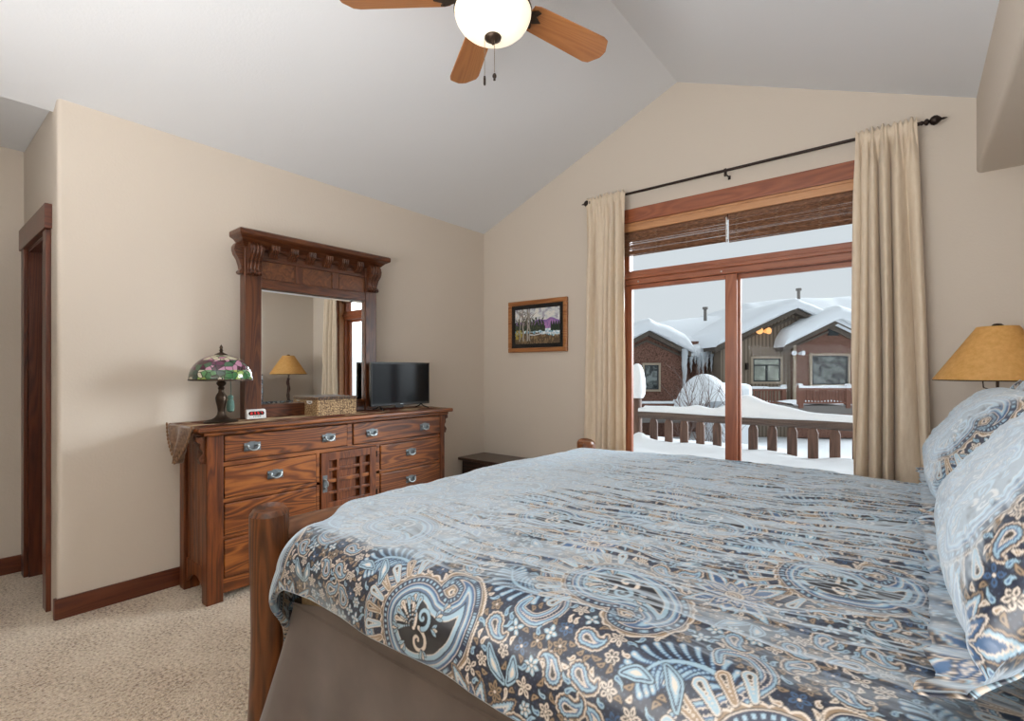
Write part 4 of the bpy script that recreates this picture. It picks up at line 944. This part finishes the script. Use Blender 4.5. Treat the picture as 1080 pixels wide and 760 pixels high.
tr = m.add('BsdfTranslucent', {'Color': col}); mx = m.add('MixShader', {0: .35, 1: m.b.outputs[0], 2: tr.outputs[0]}); m.link(mx.outputs[0], m.out.inputs[0]); M_amber = m.m
z0, z1 = 1.235-.64, 1.492-.64
o = MB().lathe([(.238, z0), (.239, z0+.006), (.078, z1-.004), (.076, z1)], (0, 0, 0), 64).build('shade', M_amber, bl, smooth=True, local=True); md = o.modifiers.new('t', 'SOLIDIFY'); md.thickness = .002
MB().tube([(.238*math.cos(a), .238*math.sin(a), z0) for a in np.linspace(0, 2*PI, 65)], .003, 6).build('shade_wire', M_bronze, bl, local=True)
MB().tube([(-.076, 0, z1-.004), (.076, 0, z1-.004)], .003, 6).build('shade_spider', M_bronze, bl, local=True)
MB().lathe([(0, z1-.004), (.016, z1-.003), (.022, z1+.006), (.014, z1+.014), (0, z1+.016)], (0, 0, 0), 20).build('finial', M_bronze, bl, smooth=True, local=True)
# ------------------------------------------------------------------ balcony outside
rlg = thing('balcony_railing', (2.4, 2.0, 0), 'snow topped log railing with dark flat balusters on the near balcony', 'railing')
MB().tube([(x, 2.0, .752+.004*math.sin(x*3)) for x in np.linspace(.70, 4.6, 24)], .056, 16).build('top_rail', M_logext := wood('weathered_log', (.045, .030, .024, 1), (.10, .065, .05, 1), (.16, .11, .085, 1), 'x', .7, .8, 0, .4), rlg, smooth=True)
M_logextz = wood('weathered_board', (.05, .026, .018, 1), (.11, .058, .04, 1), (.17, .095, .065, 1), 'z', .7, .8, 0, .4)
MB().tube([(x, 2.0, .30) for x in np.linspace(.76, 4.6, 10)], .045, 12).build('lower_rail', M_logext, rlg, smooth=True)
MB().tube([(.752, 2.0, -.1), (.758, 2.0, .4), (.752, 2.0, .93), (.752, 2.0, .952)], [.066, .066, .064, .054], 18).build('post', M_logextz, rlg, smooth=True)
for i in range(20):
    x = .977+i*.1862
    if x > 4.5: break
    MB().prism([(x-.046, .26), (x+.046, .26), (x+.046, .655), (x+.028, .70), (x-.028, .70), (x-.046, .655)], 1.985, 2.02, 'y').build('baluster', M_logextz, rlg, bevel=.004)
def snow(name, mb, label, cat='snow', sub=0, **k):
    o = mb.build(name, M_snow, None, smooth=True, sub=sub, **k); tag(o, label, cat, kind='stuff'); return o
rows = []
for x in np.linspace(.80, 4.6, 170):
    th = .062+.020*float(fbm(np.array([x*2.2]), np.array([3.3]), 3)[0])+.165*math.exp(-((x-2.02)/.20)**2)+.06*math.exp(-((x-2.35)/.22)**2)+.03*math.exp(-((x-1.5)/.1)**2)
    if x < .86: th *= .6
    wd = .062+.012*math.sin(x*4)+.03*math.exp(-((x-2.02)/.3)**2); row = []
    for t in np.linspace(0, 2*PI, 17)[:-1]:
        row.append((x, 2.0+wd*math.cos(t), .792+(th*math.sin(t)**.8 if math.sin(t) > 0 else .018*math.sin(t))))
    rows.append(row)
snow('rail_snow', MB().quadgrid(rows, closed_v=True), 'rounded snow lying along the near balcony rail')
snow('post_snow', MB().lathe([(0, .945), (.075, .945), (.098, .99), (.105, 1.08), (.100, 1.18), (.080, 1.28), (.052, 1.345), (.02, 1.37), (0, 1.372)], (.760, 2.0, 0), 24), 'tall cap of snow on the balcony corner post')
R, Cn = 60, 130; rows = []
for y in np.linspace(.22, 2.35, R):
    row = []
    for x in np.linspace(-.6, 4.9, Cn):
        z = .425+.055*float(fbm(np.array([x*1.6]), np.array([y*1.8+4]), 3)[0])+.10*math.exp(-((x-.85)**2+(y-1.85)**2)/.015)+.02*math.sin(x*9)*math.exp(-((y-1.9)/.2)**2)-.0
        if y < .5: z -= (.5-y)*.5
        row.append((x, y, z))
    rows.append(row)
snow('balcony_snow', MB().quadgrid(rows), 'deep snow covering the balcony floor')
struct(MB().box(-.6, 4.9, .17, 2.3, -.25, -.02).build('floor_balcony', M_logext), 'wooden balcony deck under the snow', 'deck')

# ------------------------------------------------------------------ houses across the yard; local axes: a to the right, b away, h up
d_ = Vector((-math.sin(YAW), math.cos(YAW), 0)); r_ = Vector((math.cos(YAW), math.sin(YAW), 0)); O_ = Vector((3.431, -3.817, 0))
MW = Matrix(((r_.x, d_.x, 0, O_.x), (r_.y, d_.y, 0, O_.y), (0, 0, 1, 0), (0, 0, 0, 1)))
class HB(MB):
    def build(s, *a, **k): s.xform(MW); return MB.build(s, *a, **k)
def hpt(a, b, h): return MW @ Vector((a, b, h))
def siding(name, c1, c2, sx, sz, mode):
    m = NT(name); tc = m.add('TexCoord'); mp = m.add('Mapping', {'Vector': tc.outputs['Object'], 'Rotation': (0, 0, -YAW)}, vector_type='POINT'); 
    if mode == 'shingle':
        b_ = m.add('MapRange', {'Value': m.noise(mp.outputs[0], 14, 4, .7)}); vo = m.add('TexVoronoi', {'Vector': mp.outputs[0], 'Scale': 17})
        col = m.ramp(m.add('Math', {0: vo.outputs['Distance'], 1: b_.outputs[0]}, operation='MULTIPLY').outputs[0], [(.12, c2), (.45, c1)])
    else:
        wv = m.add('TexWave', {'Vector': mp.outputs[0], 'Scale': 1.6, 'Distortion': 0}, bands_direction='X'); col = m.ramp(wv.outputs['Fac'], [(.05, tuple(x*.55 for x in c1[:3])+(1,)), (.2, c1), (.9, c2)])
    m.set(Base_Color=col, Roughness=.85); return m.m
M_sh = siding('brown_shingle', (.075, .030, .018, 1), (.24, .12, .085, 1), 1, 1, 'shingle')
M_tp = siding('taupe_board_siding', (.19, .145, .105, 1), (.25, .195, .145, 1), 1, 1, 'board')
M_fas = plain('roof_fascia', (.12, .095, .075, 1), .8); M_ctr = plain('tan_exterior_trim', (.42, .34, .25, 1), .8)
M_dkf = plain('dark_window_frame', (.03, .035, .038, 1), .5)
m = NT('house_pane'); v = m.coords(); m.set(Base_Color=m.ramp(m.noise(v, 2.2, 4, .6, 1), [(.4, (.03, .035, .035, 1)), (.62, (.22, .25, .24, 1))]), Roughness=.15); M_hp = m.m
m = NT('house_curtained_pane'); v = m.coords(); m.set(Base_Color=m.ramp(m.noise(v, 1.5, 3), [(.35, (.16, .18, .15, 1)), (.65, (.42, .45, .38, 1))]), Roughness=.2); M_hpc = m.m
GZ = -2.3
def house(label, a0, a1, b, peak, eave, wallm, depth, over=.45):
    # peak=(a,h); eave=((a,h) left, (a,h) right)
    h = thing('house', hpt((a0+a1)/2, b+depth/2, GZ), label, 'house', 'houses across the yard')
    def rk(a):  # rake height
        (la, lh), (ra, rh) = eave; pa_, ph = peak
        return lh+(ph-lh)*(a-la)/(pa_-la) if a < pa_ else ph+(rh-ph)*(a-pa_)/(ra-pa_)
    HB().prism([(a0, GZ), (a1, GZ), (a1, rk(a1)-.10), peak if a0 < peak[0] < a1 else (a1, rk(a1)-.10), (a0, rk(a0)-.10)], b, b+depth, 'y').build('wall', wallm, h)
    t = .24; (la, lh), (ra, rh) = eave
    HB().prism([(la, lh), peak, (ra, rh), (ra, rh-t), (peak[0], peak[1]-t), (la, lh-t)], b-over, b+depth, 'y').build('roof', M_fas, h)
    t2 = .40; HB().prism([(la+.1, lh-.08-t2*.4), (peak[0], peak[1]-t2-.05), (ra-.1, rh-.08-t2*.4), (ra-.1, rh-.2-t2*.4), (peak[0], peak[1]-t2-.17), (la+.1, lh-.2-t2*.4)], b-.06, b, 'y').build('rake_trim', M_fas, h)
    return h, rk
def hwin(h, a0, a1, z0, z1, b, trim=.11, curtained=False, slider=False, mtop=False):
    w_ = HB(); 
    for q in ((a0-trim, a1+trim, z1, z1+trim), (a0-trim, a1+trim, z0-trim, z0), (a0-trim, a0, z0, z1), (a1, a1+trim, z0, z1)): w_.box(q[0], q[1], b-.09, b, q[2], q[3])
    f = w_.build('window', M_ctr, h)
    s = HB(); fr = .07
    for q in ((a0, a1, z1-fr, z1), (a0, a1, z0, z0+fr), (a0, a0+fr, z0, z1), (a1-fr, a1, z0, z1)): s.box(q[0], q[1], b-.07, b-.01, q[2], q[3])
    if slider: s.box((a0+a1)/2-.05, (a0+a1)/2+.05, b-.07, b-.01, z0, z1-.35)
    if slider or mtop: s.box(a0, a1, b-.07, b-.01, z1-.40, z1-.33)
    s.build('sash', M_dkf, f); 
    HB().box(a0+fr, a1-fr, b-.03, b-.015, z0+fr, z1-fr).build('pane', M_hpc if curtained else M_hp, f)
hL, rkL = house('brown shingled house at the left of the view with a small gable and one window', 4.6, 9.30, 27, (7.29, 3.42), ((4.9, 2.15), (9.55, 2.28)), M_sh, 8)
hwin(hL, 7.16, 7.92, .28, 1.60, 27)
HB().box(9.22, 9.34, 26.9, 27.02, GZ, 2.2).build('corner_board', M_ctr, hL)
hM, rkM = house('taupe board sided house in the middle with a gable and sliding door', 11.3, 17.0, 27, (15.12, 4.62), ((10.85, 2.60), (19.2, 2.7)), M_tp, 9)
hwin(hM, 13.02, 14.50, .70, 1.95, 27, curtained=True, slider=True)
HB().box(9.30, 11.35, 29, 33, GZ, 3.0).build('wall', M_sh, hM)
HB().box(12.62, 12.74, 26.85, 27, 1.35, 1.70).build('wall_sconce', M_iron, hM)
v_ = HB(); v_.box(15.3, 16.0, 26.95, 26.99, 3.3, 3.75)
for i in range(5): v_.box(15.34, 15.96, 26.92, 26.95, 3.33+i*.085, 3.37+i*.085)
v_.build('gable_vent', M_dkf, hM)
hR, rkR = house('brown shingled house at the right with a snowy gable and wide window', 15.10, 20.2, 26.7, (17.17, 4.0), ((14.26, 2.58), (20.1, 2.58)), M_sh, 9)
hwin(hR, 16.02, 17.95, .55, 2.10, 26.7, mtop=True)
HB().box(15.02, 15.16, 26.6, 26.72, GZ, 2.9).build('corner_board', M_ctr, hR)
v_ = HB(); v_.box(16.9, 17.45, 26.63, 26.7, 3.17, 3.62)
for i in range(5): v_.box(16.93, 17.42, 26.60, 26.63, 3.2+i*.082, 3.235+i*.082)
v_.build('gable_vent', M_dkf, hR)
def flood(parent, a, b, z, mat, s=1.0):
    f = HB(); f.box(a-.05, a+.05, b-.12, b, z-.05, z+.03); f.build('lamp_bracket', M_ctr, parent)
    for dx in (-.20, .20):
        q = HB(); q.tube([(a+dx*.6, b-.06, z), (a+dx, b-.18, z+.02), (a+dx*1.25, b-.32, z+.02)], [.05*s, .10*s, .13*s], 12); q.build('flood_lamp', mat, parent, smooth=True)
m = NT('amber_lamp_glass'); m.set(Base_Color=(.9, .45, .15, 1), Emission_Color=(1, .48, .16, 1), Emission_Strength=.75); flood(hM, 13.45, 26.9, 3.40, m.m, 1.4)
flood(hR, 15.12, 26.6, 2.2, M_snow, 1.0)
def roofsnow(name, pk, ev, b0, b1, th, label, over=.12, seed=0):
    (la, lh), (ra, rh) = ev; N = 60; A = np.linspace(la-over, ra+over, N); rows = []
    M_ = 26; B = [b0-.10, b0-.28, b0-.34, b0-.25, b0, b0+.5]+list(np.linspace(b0+1, b1, M_-6)); K = [-1, .15, .55, .85, 1.0, 1.05]+[1.05]*(M_-6)
    for bb, kk in zip(B, K):
        row = []
        for i, a in enumerate(A):
            e = min(a-A[0], A[-1]-a); edge = min(1, e/.45)**.45
            q = math.exp(-((a-pk[0])/.55)**2)
            base = (lh+(pk[1]-lh)*(a-la)/(pk[0]-la)) if a < pk[0] else (pk[1]+(rh-pk[1])*(a-pk[0])/(ra-pk[0]))
            t_ = th*(1+.16*float(fbm(np.array([a*.9+seed]), np.array([bb*.5]), 2)[0]))*edge
            row.append((a, bb, base+(.01 if kk < 0 else t_*kk-.10*q)))
        rows.append(row)
    return snow(name, HB().quadgrid(rows), label)
roofsnow('roof_snow', (7.29, 3.42), ((4.9, 2.15), (9.55, 2.28)), 26.55, 36, .78, 'thick snow on the roof of the left brown house', seed=1)
roofsnow('roof_snow', (15.12, 4.62), ((10.85, 2.60), (19.2, 2.7)), 26.55, 37, .66, 'smooth snow on the roof of the taupe house', seed=4)
roofsnow('roof_snow', (17.17, 4.0), ((14.26, 2.58), (20.1, 2.58)), 26.25, 36, .80, 'thick snow on the roof of the right brown house', seed=8)
# high snowy roofs farther back
rows = []
for bb in np.linspace(29, 42, 22):
    row = []
    for a in np.linspace(6.5, 27, 90):
        prof_ = np.interp(a, [6.5, 8.5, 10.5, 12.3, 14.2, 16, 20, 24, 27], [2.6, 4.35, 4.7, 4.95, 5.1, 5.95, 6.35, 6.4, 6.2])
        k = sstep(29, 34.5, np.array(bb)); row.append((a, bb, float(2.55+(prof_-2.55)*k+.12*fbm(np.array([a*.6]), np.array([bb*.3]), 3)[0])))
    rows.append(row)
snow('far_roof_snow', HB().quadgrid(rows), 'broad snow covered roofs behind the houses')
rows = []
for bb in (28.3, 28.15, 28.2, 28.6, 29.6, 31):
    row = []
    for a in np.linspace(9.0, 11.6, 26):
        n_ = float(fbm(np.array([a*2.2]), np.array([bb]), 2)[0]); top = {28.3: 2.05, 28.15: 2.12, 28.2: 2.5, 28.6: 2.75, 29.6: 3.0, 31: 3.4}[bb]
        row.append((a, bb-.15*n_, top+.18*n_))
    rows.append(row)
snow('valley_snow', HB().quadgrid(rows), 'snow sliding over the eave between the left and middle houses')
HB().box(9.3, 11.6, 28.3, 29.2, 1.9, 2.15).build('eave', M_fas, hM)
# ground
rows = []
for y in np.linspace(2.6, 70, 60):
    rows.append([(x, y, GZ+.25*float(fbm(np.array([x*.25]), np.array([y*.25]), 3)[0])+(0 if y > 6 else -.6)) for x in np.linspace(-45, 45, 60)])
g = MB().quadgrid(rows).build('ground', M_snow, smooth=True); g['kind'] = 'structure'; g['label'] = 'snow covered ground between the buildings'; g['category'] = 'ground'
# decks with railings
M_rw = plain('red_brown_rail_wood', (.20, .085, .055, 1), .75); M_dk = plain('grey_deck_edge', (.20, .18, .165, 1), .8)
def deck(label, a0, a1, b, zb, zt, depth, snlab):
    d__ = thing('deck', hpt((a0+a1)/2, b+depth/2, zb-.4), label, 'deck', 'snowy decks of the houses across')
    HB().box(a0-.3, a1+.2, b, b+depth, zb-.42, zb-.04).build('platform', M_dk, d__)
    for a in (a0, a1): HB().box(a-.10, a+.10, b-.06, b+.14, zb-.15, zt+.10).build('post', M_rw, d__)
    HB().box(a0+.1, a1-.1, b-.02, b+.08, zt-.14, zt-.02).build('top_rail', M_rw, d__); HB().box(a0+.1, a1-.1, b-.02, b+.08, zb+.06, zb+.14).build('bottom_rail', M_rw, d__)
    n = int((a1-a0-.2)/.145)
    for i in range(n):
        a = a0+.17+i*.145; HB().box(a-.028, a+.028, b, b+.05, zb+.14, zt-.14).build('baluster', M_rw, d__)
    rows = []
    for a in np.linspace(a0-.12, a1+.12, 50):
        t_ = .10+.04*float(fbm(np.array([a*2]), np.array([b]), 2)[0])+(.10 if abs(a-a0) < .12 or abs(a-a1) < .12 else 0); z_ = zt-.02
        rows.append([(a, b+.03+.11*math.cos(t), z_+max(-.02, t_*math.sin(t))) for t in np.linspace(0, 2*PI, 11)[:-1]])
    snow('deck_rail_snow', HB().quadgrid(rows, closed_v=True), snlab)
    snow('deck_floor_snow', HB().quadgrid([[(a, bb, zb+.10+.05*math.sin(a*3+bb)+(0 if bb > b+.1 else -.08)) for a in np.linspace(a0-.3, a1+.2, 24)] for bb in (b-.02, b+.2, b+.8, b+depth)]), snlab.replace('on the rail of', 'on the floor of'))
deck('deck with red-brown railing in front of the taupe house', 11.55, 13.62, 25, -.40, .42, 2.0, 'snow on the rail of the deck before the taupe house')
deck('deck with red-brown railing under the wide window of the right house', 13.02, 15.15, 22.5, -.25, .55, 1.5, 'snow on the rail of the deck before the right brown house')
deck('small deck railing in front of the left brown house', 6.3, 8.4, 25.5, -.95, -.35, 1.5, 'snow on the rail of the deck before the left brown house')
# snow mound and icicles, vent pipes, shrub
rows = []
for i in range(14):
    q = i/13; row = []
    for t in np.linspace(0, PI, 22): row.append((8.75+1.0*math.cos(t)*(1-.0*q), 21.2+3.0*q, GZ+1.4+(2.05)*math.sin(t)**.75*(1-.35*(2*q-1)**4)*math.sin(PI*(.12+.76*q))**.4))
    rows.append(row)
snow('snow_mound', HB().quadgrid(rows), 'arched mound of snow in the yard behind the bare shrub')
snow('snow_bank', HB().box(9.1, 10.6, 21.8, 24.5, GZ, .72), 'flat topped bank of snow beside the arched mound', sub=0, bevel=.25)
m = NT('ice'); m.set(Base_Color=(.75, .80, .84, 1), Roughness=.15, Transmission_Weight=.35, IOR=1.31); M_ice = m.m
ics = [(9.20, 2.35, 2.9, .16), (9.55, 2.0, .62, .09), (9.78, 2.0, .75, .09), (10.05, 2.0, .95, .10), (10.28, 2.0, .45, .07), (10.50, 1.95, 1.0, .13), (10.72, 2.2, 1.35, .14), (10.95, 2.0, .8, .09), (11.2, 2.1, 1.0, .09), (9.68, 2.0, .35, .06), (10.85, 2.1, .5, .07), (9.36, 2.1, .8, .07)]
nm = ['long thick icicle column hanging at the corner of the left brown house', 'short icicle just right of the long icicle column', 'second short icicle right of the long column', 'medium icicle near the middle of the row', 'small icicle left of the broad pair', 'broad icicle in the middle of the eave', 'long icicle right of the middle of the eave', 'icicle beside the long right hand one', 'rightmost icicle at the taupe house', 'tiny icicle between the two short ones', 'tiny icicle beside the long right hand one', 'thin icicle touching the long column']
for (a, z, L, r0), lab in zip(ics, nm):
    b = 26.6 if r0 > .15 else 28.0
    ic = HB(); ic.tube([(a+.02*math.sin(k*1.7), b, z+.12-L*k/10) for k in range(11)], [r0*(1-(k/10)**1.4)*(1+.12*math.sin(k*2.1))+.008 for k in range(11)], 10)
    o = ic.build('icicle', M_ice, smooth=True); tag(o, lab, 'icicle', 'icicles along the eave')
for (a, b, z0, z1, lab) in ((12.4, 32, 4.5, 5.35, 'slim grey vent pipe on the snowy roof at the left'), (18.4, 32, 5.9, 6.55, 'short grey vent pipe with a cap on the snowy roof at the right')):
    p = thing('vent_pipe', hpt(a, b, z0), lab, 'vent pipe', 'vent pipes'); HB().tube([(a, b, z0), (a, b, z1)], .10, 12).build('pipe', M_dk, p); HB().tube([(a, b, z1-.12), (a, b, z1+.02)], .17, 12).build('cap', M_dk, p)
rb_ = random.Random(3); tw = MB(); M_bark = plain('bare_bark', (.16, .11, .095, 1), .9)
base = Vector((-.37, 8.5, GZ)); 
def grow(p, d, L, r, k):
    pts = [p]; q = p; dd_ = d.copy()
    for i in range(5): dd_ = (dd_+Vector((rb_.uniform(-.16, .16), rb_.uniform(-.16, .16), rb_.uniform(-.02, .12)))).normalized(); q = q+dd_*L/5; pts.append(q)
    tw.tube(pts, [r*(1-.09*i) for i in range(6)], 5)
    if k > 0:
        for i in range(3): s_ = pts[rb_.choice((2, 3, 4, 5))]; grow(s_, (dd_+Vector((rb_.uniform(-.8, .8), rb_.uniform(-.8, .8), rb_.uniform(-.1, .5)))).normalized(), L*rb_.uniform(.5, .75), r*.55, k-1)
for i in range(4): grow(base, Vector((rb_.uniform(-.35, .35), rb_.uniform(-.35, .35), 1)).normalized(), 1.75, .040, 4)
sh_ = tw.build('bare_shrub', M_bark); tag(sh_, 'leafless brown shrub in the snowy yard before the houses', 'shrub')
